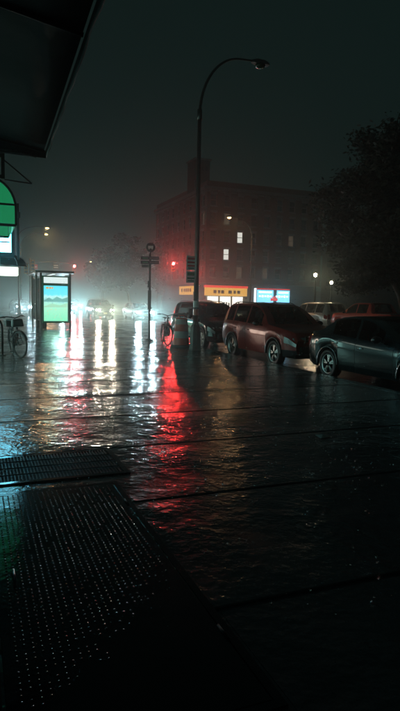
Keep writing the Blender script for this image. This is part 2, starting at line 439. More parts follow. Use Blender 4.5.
for y in (-.2, 0.0, .2):
    cb = MB(); cb.path([(-GW / 2 + .03, y, .0175), (GW / 2 - .03, y, .0175)], .005, 6); cb.build('cross_rod', 'dark_steel', grate)
# litter
lt = MB(); lt.add([(-.09, -.05, .006), (.08, -.06, .012), (.10, .05, .007), (-.07, .06, .02), (0, 0, .035)], [(0, 1, 4), (1, 2, 4), (2, 3, 4), (3, 0, 4)])
lo = lt.build('paper_litter', 'paper'); lo.location = W(5.4, 3.75); lo.rotation_euler = (0, 0, .6)
tag(lo, 'scrap of crumpled pale paper lying on the wet sidewalk', 'litter')

# ------------------------------------------------------------------ the shop building at the near left and its canopy
shop = thing('shop_building', 'dark brick shop building along the sidewalk under the black canopy', 'building', W(0, 0))
FT = -1.55
wl_ = MB(); wl_.box((FT - 2, 22, 5.6), (4, 60, 11.2)); wl_.build('wall', 'dark_brick', shop)
for y0 in (-4.5, 0.5, 5.6, 10.5, 15.5, 22, 29, 35, 40, 45):
    w_ = MB(); w_.box((FT + .02, y0 + 1.5, 1.55), (.06, 3.0, 1.9)); p_ = w_.build('shop_window', 'shop_warm' if y0 in (29, 40) else 'shop_lit' if y0 > 10 else 'pane_dark', shop)
    f_ = MB()
    for yy in (y0, y0 + 1.5, y0 + 3): f_.box((FT + .04, yy, 1.55), (.1, .07, 2.04))
    for zz in (.56, 2.54): f_.box((FT + .04, y0 + 1.5, zz), (.094, 3.0, .07))
    f_.build('frame', 'black_steel', p_)
for y0 in (4.2, 14, 27):
    d_ = MB(); d_.box((FT + .03, y0 + .5, 1.06), (.07, .96, 2.1)); dd = d_.build('door', 'black_steel', shop)
    h_ = MB(); h_.path([(FT + .12, y0 + .85, .9), (FT + .12, y0 + .85, 1.3)], .014, 8); h_.build('handle', 'chrome', dd)
for fl in range(2):
    for k in range(12):
        w_ = MB(); w_.box((FT + .01, -4 + k * 4.6, 5.6 + fl * 3.1), (.06, 1.1, 1.7)); p_ = w_.build('window', 'pane_dark', shop)
        f_ = MB(); f_.box((FT + .05, -4 + k * 4.6, 4.68 + fl * 3.1), (.14, 1.3, .1)); f_.build('sill', 'stone', p_)

can = thing('canopy', 'black cloth canopy overhead with a pale frayed metal edge', 'canopy', W(0, 0))
CT, CE, CZ = .80, 6.85, 3.2
def cedge(y): return CT + .034 * (y - CE)
body = MB()
# shallow fabric roof, sagging between ribs
NS, NT = 26, 8; vs = []; fs_ = []
for i in range(NS + 1):
    y = -3.0 + (CE - .02 + 3.0) * i / NS
    for j in range(NT + 1):
        u = j / NT; x = FT + (cedge(y) - FT - .03) * u
        sag = -.05 * abs(math.sin(math.pi * i / 3.25)) * math.sin(math.pi * u)
        vs.append((x, y, CZ + .42 * (1 - u) + .02 + sag))
for i in range(NS):
    for j in range(NT):
        a = i * (NT + 1) + j; fs_.append((a, a + 1, a + NT + 2, a + NT + 1))
body.add(vs, fs_, True)
cl = body.build('cloth', 'canopy_cloth', can); sd = cl.modifiers.new('solid', 'SOLIDIFY'); sd.thickness = .012
val = MB()   # side valance: hanging strip along the street edge, uneven lower hem
n_ = 60; vs = []; fs_ = []
for i in range(n_ + 1):
    y = -3.0 + (CE + 3.0) * i / n_
    vs += [(cedge(y), y, CZ + .03), (cedge(y) + .006 * math.sin(i * 1.7), y, CZ - .05 - .012 * math.sin(i * .9) - .012 * random.random())]
for i in range(n_): fs_.append((2 * i, 2 * i + 1, 2 * i + 3, 2 * i + 2))
val.add(vs, fs_, True)
vo_ = val.build('valance', 'canopy_cloth', can); sd = vo_.modifiers.new('solid', 'SOLIDIFY'); sd.thickness = .008
ed = MB(); ed.path([(cedge(-3 + (CE + 3.02) * i / 20) + .012, -3 + (CE + 3.02) * i / 20, CZ + .035) for i in range(21)], .013, 6); ed.build('edge_rail', 'canopy_trim', can)
ef = MB(); ef.prism([(FT, CZ - .02), (CT, CZ - .05), (CT, CZ + .03), (FT, CZ + .45)], 'Y', CE - .012, CE); ef.build('end_flap', 'canopy_cloth', can)
for k in range(3):   # wrinkled plastic rolled along the far hem
    wr = MB(); pts = []
    for i in range(15):
        u = i / 14; pts.append((FT + (CT - FT - .25 + .06 * k) * u, CE - .05 - .07 * k - .02 * math.sin(i * 1.3 + k), CZ - .055 + .045 * math.sin(u * 2.2 + k * .5) - .012 * k + .01 * math.sin(i * 2.1)))
    wr.path(pts, [.010 + .008 * random.random() for _ in pts], 6); wr.build('plastic_roll', 'canopy_trim', can)
for y in (-2.5, .6, 3.7, 6.7):
    rb = MB(); rb.path([(FT, y, CZ + .36), (cedge(y) - .03, y, CZ - .01)], .016, 8); rb.build('rib', 'dark_steel', can)

# pipe frame of the rolled-up awning beyond the canopy
brk = thing('sign_bracket', 'black iron bracket frame with a wire strut above the green awning', 'bracket', W(0, 0))
bz = 3.55
fr = MB()
for z in (3.32, 3.62): fr.box((-.55, 9.0, z), (2.0, .05, .05))
fr.box((.43, 9.0, 3.66), (.05, .052, .74))
fr.build('frame', 'black_steel', brk)
fr = MB(); fr.box((-.6, 9.0, 3.47), (1.9, .03, .2)); fr.build('panel', 'black_steel', brk)
fr = MB(); fr.path([(.45, 9, 3.56), (.84, 9, 3.26)], .012, 6).path([(.45, 9, 3.28), (.84, 9, 3.26)], .010, 6); fr.build('strut', 'black_steel', brk)
rl = MB(); rl.path([(-1.5, 9.1, 3.75), (.42, 9.1, 3.72)], .09, 10); rl.build('rolled_cloth', 'canopy_cloth', brk)

# green quarter-round awning, lit from inside
aw = thing('green_awning', 'backlit green quarter-round shop awning with black ribs', 'awning', W(0, 0))
AT, AS0, AS1, AZ0, AZ1 = .74, 11.0, 13.2, 2.86, 3.72
def qround(t0, t1, z0, z1, r, n=9):
    pts = [(t0, z0), (t1, z0)]
    for i in range(n + 1):
        a = math.pi / 2 * i / n; pts.append((t1 - r + r * math.cos(a), z1 - r + r * math.sin(a)))
    pts.append((t0, z1)); return pts
prof = qround(FT, AT, AZ0, AZ1, .55)
for y in (AS0, AS1 - .02):
    e_ = MB(); e_.prism(prof, 'Y', y, y + .02); e_.build('end_panel', 'awning_green', aw)
sh = MB(); arc = prof[1:]
vs = []; fs_ = []
for (u, v) in arc: vs += [(u, AS0 + .022, v), (u, AS1 - .022, v)]
for i in range(len(arc) - 1): fs_.append((2 * i, 2 * i + 1, 2 * i + 3, 2 * i + 2))
sh.add(vs, fs_, True); shl = sh.build('shell', 'awning_green', aw); sd = shl.modifiers.new('solid', 'SOLIDIFY'); sd.thickness = .006
for y in (AS0 - .012, AS1 - .01):
    rb = MB(); rb.path([(u, y, v) for u, v in arc], .022, 6); rb.path([(FT, y, AZ0), (AT, y, AZ0)], .026, 6); rb.path([(FT, y, AZ0 + .37), (AT, y, AZ0 + .37)], .02, 6)
    rb.build('rib', 'black_steel', aw)
em = MB(); em.prism([(.12, AZ0 + .22), (.20, AZ0 + .22), (.21, AZ0 + .12), (.19, AZ0 + .09), (.13, AZ0 + .09), (.11, AZ0 + .12)], 'Y', AS0 - .012, AS0 - .004); em.build('emblem', 'sign_dark', aw)

# projecting light box and the small dark hood beyond
lb = thing('light_box_sign', 'projecting light box sign, white above cyan, below the green awning', 'sign', W(14.6, 0, .42))
LT = .98
q = MB(); q.box(((LT - 1.5) / 2 - .02, 0, 2.66), (LT + 1.46, .16, 1.14)); q.build('case', 'black_steel', lb, bevel=.01)
q = MB(); q.box(((LT - 1.5) / 2 - .05, -.087, 2.97), (LT + 1.36, .01, .46)); q.build('upper_face', 'box_white', lb)
q = MB(); q.box(((LT - 1.5) / 2 - .05, -.087, 2.46), (LT + 1.36, .01, .50)); lf = q.build('lower_face', 'box_cyan', lb)
for k in range(3):
    q = MB(); q.box(((LT - 1.5) / 2 - .05, -.0945, 2.3 + k * .15), (LT + 1.3, .004, .035)); q.build('stripe', 'box_white' if k != 1 else 'sign_dark', lf)
q = MB(); q.path([(LT + .05, 0, 3.4), (LT + .05, 0, 2.05)], .028, 8); q.box((LT + .05, 0, 3.12), (.10, .12, .14)); q.build('mount', 'black_steel', lb)
hood = thing('hood_awning', 'small dark domed awning with a bright lit underside', 'awning', W(18.2, 0))
vs = []; fs_ = []; na, nb_ = 14, 6
hd = MB(); hc = 0.72; hr = .82
for i in range(na + 1):
    a = math.pi * i / na
    for j in range(nb_ + 1):
        b = math.pi / 2 * j / nb_
        sc = .03 * abs(math.sin(a * 6)) if j == 0 else 0
        vs.append((hc + hr * math.cos(a) * math.cos(b), -.7 * math.sin(a) * math.cos(b), 2.50 - sc + .40 * math.sin(b)))
for i in range(na):
    for j in range(nb_):
        a = i * (nb_ + 1) + j; fs_.append((a, a + 1, a + nb_ + 2, a + nb_ + 1))
hd.add(vs, fs_, True); ho = hd.build('shell', 'awning_brown', hood); ho.modifiers.new('solid', 'SOLIDIFY').thickness = .01
for k in range(5):
    a = math.pi * (.5 + k) / 5
    rb = MB(); rb.path([(hc + (hr + .012) * math.cos(a) * math.cos(b), -.712 * math.sin(a) * math.cos(b), 2.5 + .412 * math.sin(b)) for b in [i * .25 for i in range(7)]], .012, 5); rb.build('rib', 'sign_white', hood)
q = MB(); q.box((hc - .25, .1, 2.33), (1.6, .5, .26)); q.build('lit_panel', 'box_cream', hood, bevel=.02)
q = MB(); q.box((FT + .6, .1, 2.58), (1.4, .1, .06)); q.build('arm', 'black_steel', hood)

# ------------------------------------------------------------------ cars
def herm(pts):
    xs = [p[0] for p in pts]; ys = [p[1] for p in pts]; n = len(xs)
    d = [(ys[i + 1] - ys[i]) / (xs[i + 1] - xs[i]) for i in range(n - 1)]
    m = [d[0]] + [0 if d[i - 1] * d[i] <= 0 else 2 * d[i - 1] * d[i] / (d[i - 1] + d[i]) for i in range(1, n - 1)] + [d[-1]]
    def f(x):
        if x <= xs[0]: return ys[0]
        if x >= xs[-1]: return ys[-1]
        i = max(k for k in range(n - 1) if xs[k] <= x); h = xs[i + 1] - xs[i]; t = (x - xs[i]) / h
        return ((2*t**3 - 3*t*t + 1) * ys[i] + (t**3 - 2*t*t + t) * h * m[i] + (-2*t**3 + 3*t*t) * ys[i + 1] + (t**3 - t*t) * h * m[i + 1])
    return f

KINDS = {
 'suv': dict(L=4.45, hw=.90, wb=(-1.33, 1.29), rw=.35, sill=.30, top=[(-2.22, .74), (-2.12, .93), (-1.75, 1.02), (-.98, 1.11), (-.62, 1.36), (-.18, 1.60), (.25, 1.675), (1.2, 1.685), (1.75, 1.63), (2.02, 1.42), (2.13, 1.16), (2.22, .98)],
        belt=[(-2.22, .70), (-1.9, .90), (-1.0, 1.02), (0, 1.05), (1.6, 1.10), (2.22, 1.02)], cowl=-.96, rf=-.2, rr=1.76, rg=2.12, win=[(-.55, .30), (.38, 1.22), (1.30, 1.78)], doors=[(-.82, .34), (.34, 1.18)], rails=True, cladding=True),
 'sedan': dict(L=4.55, hw=.89, wb=(-1.36, 1.32), rw=.33, sill=.24, top=[(-2.27, .62), (-2.15, .78), (-1.7, .88), (-.9, .98), (-.5, 1.20), (0, 1.40), (.4, 1.455), (.95, 1.43), (1.35, 1.27), (1.72, 1.08), (2.1, 1.04), (2.27, .92)],
        belt=[(-2.27, .58), (-1.9, .76), (-.9, .90), (.2, .94), (1.4, 1.0), (2.27, .92)], cowl=-.86, rf=-.02, rr=.98, rg=1.68, win=[(-.5, .28), (.36, 1.18)], doors=[(-.85, .32), (.32, 1.2)], rails=False, cladding=False),
 'van': dict(L=5.0, hw=.98, wb=(-1.52, 1.50), rw=.34, sill=.25, top=[(-2.5, .70), (-2.38, .90), (-1.9, 1.02), (-1.45, 1.15), (-1.0, 1.45), (-.55, 1.70), (0, 1.77), (1.6, 1.77), (2.15, 1.70), (2.38, 1.30), (2.5, .95)],
        belt=[(-2.5, .66), (-2.0, .92), (-1.3, 1.02), (0, 1.05), (2.0, 1.08), (2.5, .92)], cowl=-1.42, rf=-.55, rr=2.12, rg=2.42, win=[(-.95, .0), (.08, 1.15), (1.24, 2.05)], doors=[(-1.2, .04), (.04, 1.2)], rails=True, cladding=False),
 'pickup': dict(L=5.4, hw=.96, wb=(-1.65, 1.75), rw=.38, sill=.38, top=[(-2.7, .80), (-2.6, 1.05), (-2.2, 1.15), (-1.35, 1.22), (-1.0, 1.45), (-.6, 1.72), (-.2, 1.80), (.75, 1.80), (1.02, 1.70), (1.22, 1.26), (1.4, 1.20), (2.6, 1.20), (2.7, 1.14)],
        belt=[(-2.7, .78), (-2.2, 1.05), (-1.3, 1.13), (0, 1.16), (1.2, 1.17), (2.7, 1.12)], cowl=-1.3, rf=-.62, rr=.86, rg=1.2, win=[(-.98, -.12), (-.04, .82)], doors=[(-1.15, -.08), (-.08, .9)], rails=False, cladding=True),
}
def make_wheel(rw, name='wheel'):
    hub = MB(); hub.lathe([(.001, .045), (.045, .045), (.05, .03), (.075, .02), (.12, -.01), (.12, -.03)], 14, axis='X'); hub.disc((0, 0, 0), .001, 'X', 3)
    w = hub.build(name, 'dark_steel')
    ty = MB(); r0 = rw * .68
    ty.lathe([(r0, -.09), (rw * .9, -.105), (rw * .975, -.09), (rw, -.055), (rw, .055), (rw * .975, .09), (rw * .9, .105), (r0, .09)], 28, axis='X', closed=True); ty.build('tyre', 'rubber', w)
    rm = MB(); rm.lathe([(r0 + .002, -.085), (r0 - .012, -.02), (r0 - .014, .05), (r0 + .004, .088), (r0 - .004, .096), (r0 - .024, .06), (r0 - .028, -.02), (r0 - .02, -.085)], 28, axis='X', closed=True)
    for k in range(5):
        a = 2 * math.pi * k / 5 + .3
        for da, wd in ((-.13, .026), (.13, .026)):
            p0 = (math.cos(a + da * .5) * .05, math.sin(a + da * .5) * .05); p1 = (math.cos(a + da * 1.35) * (r0 - .015), math.sin(a + da * 1.35) * (r0 - .015))
            px, py = -(p1[1] - p0[1]), p1[0] - p0[0]; l = math.hypot(px, py); px, py = px / l * wd / 2, py / l * wd / 2
            vs = []
            for xx in (.05, .075):
                xo = xx - .01
                vs += [(xx, p0[0] - px, p0[1] - py), (xx, p0[0] + px, p0[1] + py), (xo, p1[0] + px * 1.4, p1[1] + py * 1.4), (xo, p1[0] - px * 1.4, p1[1] - py * 1.4)]
            rm.add(vs, [(0, 3, 2, 1), (4, 5, 6, 7), (0, 1, 5, 4), (1, 2, 6, 5), (2, 3, 7, 6), (3, 0, 4, 7)])
    rm.build('rim', 'aluminium', w)
    bd = MB(); bd.lathe([(.001, -.03), (r0 * .62, -.03), (r0 * .62, -.015), (.001, -.015)], 18, axis='X'); bd.build('brake_disc', 'dark_steel', w)
    return w

def make_car(kind, paint, name, label, cat, group=None, head='lens_clear', tail='lens_red', lights=None):
    K = KINDS[kind]; L, HWm, rw = K['L'], K['hw'], K['rw']; top = herm(K['top']); belt = herm(K['belt'])
    root = thing(name, label, cat, (0, 0, 0), 0, group)
    y0, y1 = -L / 2, L / 2; Ra = rw + .055
    cuts = set()
    for a, b in K['doors']: cuts |= {a, b}
    ys = set([y0, y0 + .02, y0 + .06, y0 + .12, y0 + .2, y1, y1 - .02, y1 - .06, y1 - .12, y1 - .2, y0 + .38, y1 - .26])
    n = int(L / .11)
    ys |= {round(y0 + L * i / n, 3) for i in range(n + 1)}
    for yw in K['wb']:
        ys = {y for y in ys if abs(y - yw) > Ra + .02 or y in cuts}
        ys |= {yw + Ra * math.sin(R(a)) for a in (-90, -80, -68, -54, -38, -20, 0, 20, 38, 54, 68, 80, 90)} | {yw - Ra - .012, yw + Ra + .012}
    for c in cuts:
        ys = {y for y in ys if abs(y - c) > .03}; ys |= {c - .006, c + .006}
    for a, b in K['win']:
        for e in (a, b):
            ys = {y for y in ys if abs(y - e) > .012 or any(abs(y - c) < .01 for c in cuts)}; ys.add(e)
    for e in (K['cowl'], K['rf'], K['rr'], K['rg']): ys.add(e)
    ys = sorted(ys); out = [ys[0]]
    for y in ys[1:]:
        if y - out[-1] > .004: out.append(y)
    ys = out
    def plan(y):
        u = min(1, (y - y0) / .75); v = min(1, (y1 - y) / .6)
        return HWm * (1 - .20 * (1 - u) ** 2.2 - .13 * (1 - v) ** 2.4)
    def ring(y):
        hw = plan(y); zt = top(y); zb = min(belt(y), zt - .015); zs = K['sill'] + .10 * max(0, 1 - (y - y0) / .5) ** 2 + .10 * max(0, 1 - (y1 - y) / .5) ** 2
        for yw in K['wb']:
            d = abs(y - yw)
            if d <= Ra + 1e-6: zs = max(zs, rw + math.sqrt(max(0, Ra * Ra - d * d)) + (0 if d < Ra - 1e-4 else 0))
        zs = min(zs, zb - .10); H = zb - zs; g = zt - zb
        tb = min(.32 * g, hw * .45)
        be = hw * .955
        return [(hw * .93, zs), (hw * .982, zs + H * .30), (hw * 1.0, zs + H * .60), (hw * .992, zs + H * .86), (be, zb),
                (be - tb * .08, zb + g * .06), (be - tb * .90, zb + g * .86), (be - tb * 1.12, zb + g * .945), ((be - tb) * .72, zb + g * .985), (0, zt)]
    rings = [ring(y) for y in ys]; NR = 10
    def vid(i, k, side): return (i * NR + k) * 2 + (side > 0)
    V = []
    for i, y in enumerate(ys):
        for (x, z) in rings[i]:
            V.append((-x, y, z)); V.append((x, y, z))
    F = {}
    def put(part, f): F.setdefault(part, []).append(f)
    nose, tailr = y0 + .38, y1 - .26
    for i in range(len(ys) - 1):
        ym = (ys[i] + ys[i + 1]) / 2; gh = top(ym) - belt(ym)
        for sd in (-1, 1):
            for k in range(NR - 1):
                part = 'body'
                if k <= 4 and any(abs(ym - c) < .005 for c in cuts) : part = 'seam'
                elif k <= 3:
                    for di, (a, b) in enumerate(K['doors']):
                        if a < ym < b and not any(abs(ym - yw) < Ra + .01 for yw in K['wb']) : part = ('door', di, sd)
                    if k == 0 and K['cladding'] and part == 'body' and not any(abs(ym - w) < Ra for w in K['wb']) : part = ('lower_cladding', sd, sum(ym > w for w in K['wb']))
                    if k in (2, 3) and ym < nose and k == 2: part = ('headlight', sd)
                    if k in (2, 3) and ym > tailr: part = ('tail_light', sd)
                elif k == 5 and gh > .1:
                    for wi, (a, b) in enumerate(K['win']):
                        if a < ym < b: part = ('side_window', wi, sd)
                elif k >= 7 and K['cowl'] < ym < K['rf'] and k == 8 : part = 'windshield'
                elif k == 8 and K['rr'] < ym < K['rg']: part = 'rear_window'
                f = (vid(i, k, sd), vid(i + 1, k, sd), vid(i + 1, k + 1, sd), vid(i, k + 1, sd))
                if k == NR - 2 and True: pass
                put(part, f)
    for i in (0, len(ys) - 1):
        put('body', [vid(i, k, -1) for k in range(NR)] + [vid(i, k, 1) for k in reversed(range(NR - 1))])
    def part_obj(nm, faces, m, par):
        idx = {}; vs = []; fs2 = []
        for f in faces:
            g2 = []
            for q in f:
                key = tuple(round(c, 5) for c in V[q])
                if key not in idx: idx[key] = len(vs); vs.append(V[q])
                if not g2 or g2[-1] != idx[key]: g2.append(idx[key])
            if len(set(g2)) >= 3: fs2.append(g2)
        me = bpy.data.meshes.new(nm); me.from_pydata(vs, [], fs2)
        bm = bmesh.new(); bm.from_mesh(me); bmesh.ops.recalc_face_normals(bm, faces=bm.faces)
        # open shells: make sure the normals look outward
        cx = sum((f.normal.dot(f.calc_center_median() - Vector((0, 0, .8))) for f in bm.faces))
        if cx < 0: bmesh.ops.reverse_faces(bm, faces=bm.faces)
        bm.to_mesh(me); bm.free()
        me.polygons.foreach_set('use_smooth', [True] * len(me.polygons)); me.set_sharp_from_angle(angle=R(38))
        me.materials.append(MATS[m]); o = bpy.data.objects.new(nm, me); C.objects.link(o); o.parent = par; return o
    body = part_obj('body', F['body'], paint, root)
    if 'seam' in F: part_obj('panel_gap', F['seam'], 'seam', body)
    for key, fcs in F.items():
        if isinstance(key, tuple):
            if key[0] == 'door':
                d = part_obj('door', fcs, paint, root); a, b = K['doors'][key[1]]; sd = key[2]
                h = MB(); zz = belt(b) - .16; yy = b - .16; xx = plan(yy) + .012
                h.path([(sd * (xx - .02), yy - .11, zz), (sd * xx, yy - .09, zz), (sd * xx, yy + .07, zz), (sd * (xx - .02), yy + .09, zz)], .013, 6)
                h.build('handle', 'chrome' if kind in ('sedan',) else paint, d)
            elif key[0] == 'lower_cladding': part_obj('lower_cladding', fcs, 'black_plastic', root)
            elif key[0] == 'side_window': part_obj('side_window', fcs, 'car_glass', root)
            elif key[0] == 'headlight': part_obj('headlight', fcs, 'lens_clear', root)
            elif key[0] == 'tail_light': part_obj('tail_light', fcs, tail, root)
    part_obj('windshield', F['windshield'], 'car_glass', root)
    part_obj('rear_window', F['rear_window'], 'car_glass', root)
    # wheels
    w0 = make_wheel(rw); first = True
    for yw in K['wb']:
        for sd in (-1, 1):
            w = w0 if first else copy_tree(w0, root)
            first = False; w.parent = root; w.location = (sd * (HWm - .125), yw, rw); w.rotation_euler = (random.random() * 3, 0, 0 if sd > 0 else math.pi)
    ub = MB(); ub.box((0, 0, .42), (1.16, L - .5, .34)); ub.build('underbody', 'seam', root)
    for yw in K['wb']:
        for sd in (-1, 1):
            wa = MB(); arc2 = [R(a) for a in range(-4, 185, 12)]
            vs = []; fs2 = []
            for a in arc2:
                for rr_, xx in ((Ra - .012, plan(yw) * .80), (Ra - .012, plan(yw) * .985 + .012), (Ra + .03, plan(yw) * .985 + .012), (Ra + .03, plan(yw) * .95)):
                    vs.append((sd * xx, yw + rr_ * math.cos(a), rw + rr_ * math.sin(a)))
            for i in range(len(arc2) - 1):
                for k in range(3): fs2.append((i * 4 + k, i * 4 + k + 1, i * 4 + k + 5, i * 4 + k + 4))
            wa.add(vs, fs2, True); wa.build('wheel_arch', 'black_plastic' if K['cladding'] else paint, root)
    # interior
    it = MB(); zb = belt(0)
    for yy in (K['win'][0][0] + .55, K['win'][1][0] + .55):
        for xx in (-.38, .38):
            it.box((xx, yy, zb - .12), (.46, .14, .60)); it.box((xx, yy + .02, zb + .27), (.24, .10, .18))
    it.box((0, K['cowl'] + .28, zb - .08), (HWm * 1.5, .38, .16)); it.box((0, .2, .52), (HWm * 1.6, L * .5, .1))
    it.build('interior', 'interior', root)
    sw_ = MB(); sw_.lathe([(.17 + .014 * math.cos(a), .014 * math.sin(a)) for a in [k * math.pi / 3 for k in range(6)]], 18, (-.38, K['cowl'] + .52, zb - .02), axis='Y', closed=True); sw_.build('steering_wheel', 'interior', root)
    # mirrors
    for sd in (-1, 1):
        ym = K['cowl'] + .34; xm = plan(ym); zm = belt(ym) + .09
        mi = MB(); mi.path([(sd * (xm * .93), ym, zm - .06), (sd * (xm + .06), ym, zm - .03)], .022, 6); mi.sphere((sd * (xm + .13), ym, zm), .105, 10, 6, .72)
        mi.build('mirror', 'black_plastic' if paint != 'paint_silver' else paint, root)
    # front face: headlamp units, grille, bumper, plate
    yf = y0 + .02
    hz = top(y0) * .92
    hh = MB()
    for sd in (-1, 1):
        u = MB(); zc = .66 if kind == 'sedan' else (.74 if kind == 'suv' else .8); xc = plan(y0 + .1) * .80
        vs = [(sd * (xc - .20), y0 - .015, zc - .055), (sd * (xc + .10), y0 + .05, zc - .06), (sd * (xc + .14), y0 + .10, zc + .06), (sd * (xc - .16), y0 + .0, zc + .085),
              (sd * (xc - .20), y0 + .1, zc - .055), (sd * (xc + .10), y0 + .2, zc - .06), (sd * (xc + .14), y0 + .22, zc + .06), (sd * (xc - .16), y0 + .2, zc + .085)]
        u.add(vs, [(0, 1, 2, 3), (4, 7, 6, 5), (0, 4, 5, 1), (1, 5, 6, 2), (2, 6, 7, 3), (3, 7, 4, 0)])
        hu = u.build('headlamp', head, root, bevel=.012)
        if lights:
            e, col = lights
            lamp('beam', 'SPOT', hu, (sd * (xc - .02), y0 - .08, zc), e, col, .06, (R(86.5), 0, R(180)), R(50), 1.0)
    gr = MB(); gz = .70 if kind == 'sedan' else .78
    gr.box((0, y0 - .004, gz), (.92, .03, .15)); gg = gr.build('grille', 'black_plastic', root, bevel=.01)
    for k in range(3):
        b_ = MB(); b_.box((0, y0 - .022, gz - .045 + k * .045), (.88, .012, .012)); b_.build('grille_bar', 'chrome', gg)
    bp = MB(); bz_ = K['sill'] + .17
    bp.prism([(-plan(y0 + .1) * .98, y0 + .12), (-plan(y0) * .8, y0 - .03), (plan(y0) * .8, y0 - .03), (plan(y0 + .1) * .98, y0 + .12), (plan(y0 + .1) * .9, y0 + .3), (-plan(y0 + .1) * .9, y0 + .3)], 'Z', bz_ - .10, bz_ + .12); bp.build('bumper', 'black_plastic' if K['cladding'] else paint, root, bevel=.03)
    bp = MB(); bp.prism([(-plan(y1 - .1) * .97, y1 - .12), (-plan(y1) * .85, y1 + .03), (plan(y1) * .85, y1 + .03), (plan(y1 - .1) * .97, y1 - .12), (plan(y1 - .1) * .9, y1 - .3), (-plan(y1 - .1) * .9, y1 - .3)], 'Z', bz_ - .08, bz_ + .16); bp.build('bumper', 'black_plastic' if K['cladding'] else paint, root, bevel=.03)
    for yy, zz in ((y0 - .035, bz_ + .03), (y1 + .035, bz_ + .05 if kind == 'pickup' else .80)):
        p_ = MB(); p_.box((0, yy, zz), (.31, .012, .155)); p_.build('licence_plate', 'plate', root)
    for sd in (-1, 1):
        tl = MB(); tz = .88 if kind != 'sedan' else .84; hgt = .30 if kind in ('suv', 'van', 'pickup') else .13; xc = plan(y1 - .02) * .86
        tl.box((sd * xc, y1 - .01, tz), (.17, .05, hgt)); tl.build('tail_light', tail, root, bevel=.012)
        if K['rails']:
            rl_ = MB(); rr_ = [K['rf'] + .25 + (K['rr'] - K['rf'] - .35) * i / 8 for i in range(9)]
            rl_.path([(sd * (ring(y)[7][0] - .03), y, ring(y)[7][1] + (.045 if 0 < i < 8 else .0)) for i, y in enumerate(rr_)], .014, 6); rl_.build('roof_rail', 'black_plastic', root)
    if kind == 'pickup':
        bd_ = MB(); bd_.box((0, 2.0, 1.19), (1.5, 1.1, .05)); bd_.build('bed_cover', 'black_plastic', root)
    wp = MB()
    for xx in (-.45, .25): wp.path([(xx, K['cowl'] + .06, top(K['cowl'] + .06) + .012), (xx + .42, K['cowl'] + .14, top(K['cowl'] + .14) + .014)], .007, 5)
    wp.build('wiper', 'black_plastic', root)
    return root
def park(car, s, t, flip=False, z=-.15, dr=0):
    car.location = W(s, t, z); car.rotation_euler = (0, 0, TH + (math.pi if flip else 0) + dr)

GP = 'cars parked along the near kerb'
c = make_car('suv', 'paint_red', 'parked_suv', 'dark red SUV parked at the kerb between a black SUV and a teal sedan', 'car', GP); park(c, 14.45, 8.28)
c = make_car('suv', 'paint_black', 'parked_suv', 'black SUV parked at the kerb behind the orange traffic drum, tail light glowing', 'car', GP, tail='tail_lit'); park(c, 19.85, 8.38)
c = make_car('sedan', 'paint_teal', 'parked_sedan', 'dark teal sedan parked at the kerb in front of the dark red SUV', 'car', GP); park(c, 9.42, 8.35)
GF = 'cars parked along the far kerb'
c = make_car('van', 'paint_silver', 'parked_minivan', 'pale silver minivan parked at the far kerb ahead of the red pickup', 'car', GF); park(c, 31.9, 21.2, True)
c = make_car('pickup', 'paint_bright_red', 'parked_pickup', 'bright red pickup truck parked at the far kerb under the big tree', 'pickup', GF); park(c, 26.3, 21.1, True)
c = make_car('suv', 'paint_black', 'parked_suv', 'dark SUV parked at the far kerb in front of the blue shop', 'car', GF); park(c, 39.5, 21.3, True)
c = make_car('sedan', 'paint_silver', 'parked_sedan', 'pale sedan parked at the far kerb in front of the yellow shop sign', 'car', GF); park(c, 49.5, 21.3, True)
GM = 'cars driving along the wet avenue'
c = make_car('suv', 'paint_grey', 'oncoming_suv', 'grey SUV with warm headlights driving beside the bus shelter lane', 'car', GM, head='head_warm', lights=(800, (1.0, .84, .62))); park(c, 49.3, 10.3)
c = make_car('sedan', 'paint_white', 'oncoming_sedan', 'pale sedan with bluish white headlights driving behind the bus stop post', 'car', GM, head='head_lit', lights=(1200, (.62, .92, 1.0))); park(c, 47.2, 13.2)
c = make_car('sedan', 'paint_grey', 'oncoming_sedan', 'sedan with bluish headlights following the grey SUV past the bus shelter', 'car', GM, head='head_lit', lights=(1100, (.62, .92, 1.0))); park(c, 62.5, 9.2)
c = make_car('suv', 'paint_silver', 'oncoming_suv', 'pale SUV with bluish headlights far down the middle lane', 'car', GM, head='head_lit', lights=(1200, (.62, .95, 1.0))); park(c, 80.0, 13.0)
c = make_car('sedan', 'paint_black', 'oncoming_sedan', 'dark sedan with headlights far down the kerb lane', 'car', GM, head='head_lit', lights=(1200, (.62, .95, 1.0))); park(c, 98.0, 10.0)
c = make_car('sedan', 'paint_grey', 'turning_sedan', 'sedan with bluish headlights turning in at the crossing behind the left bicycle', 'car', GM, head='head_lit', lights=(1300, (.75, .90, 1.0))); park(c, 64.5, 4.7, dr=.12)
c = make_car('van', 'paint_white', 'passing_van', 'white van driving away along the far lane behind the bus stop post', 'van', GM, tail='lens_red'); park(c, 44.0, 17.3, True)
c = make_car('van', 'paint_grey', 'distant_van', 'distant van with red tail lights driving away down the avenue', 'van', GM, tail='tail_bright'); park(c, 92.0, 18.0, True)

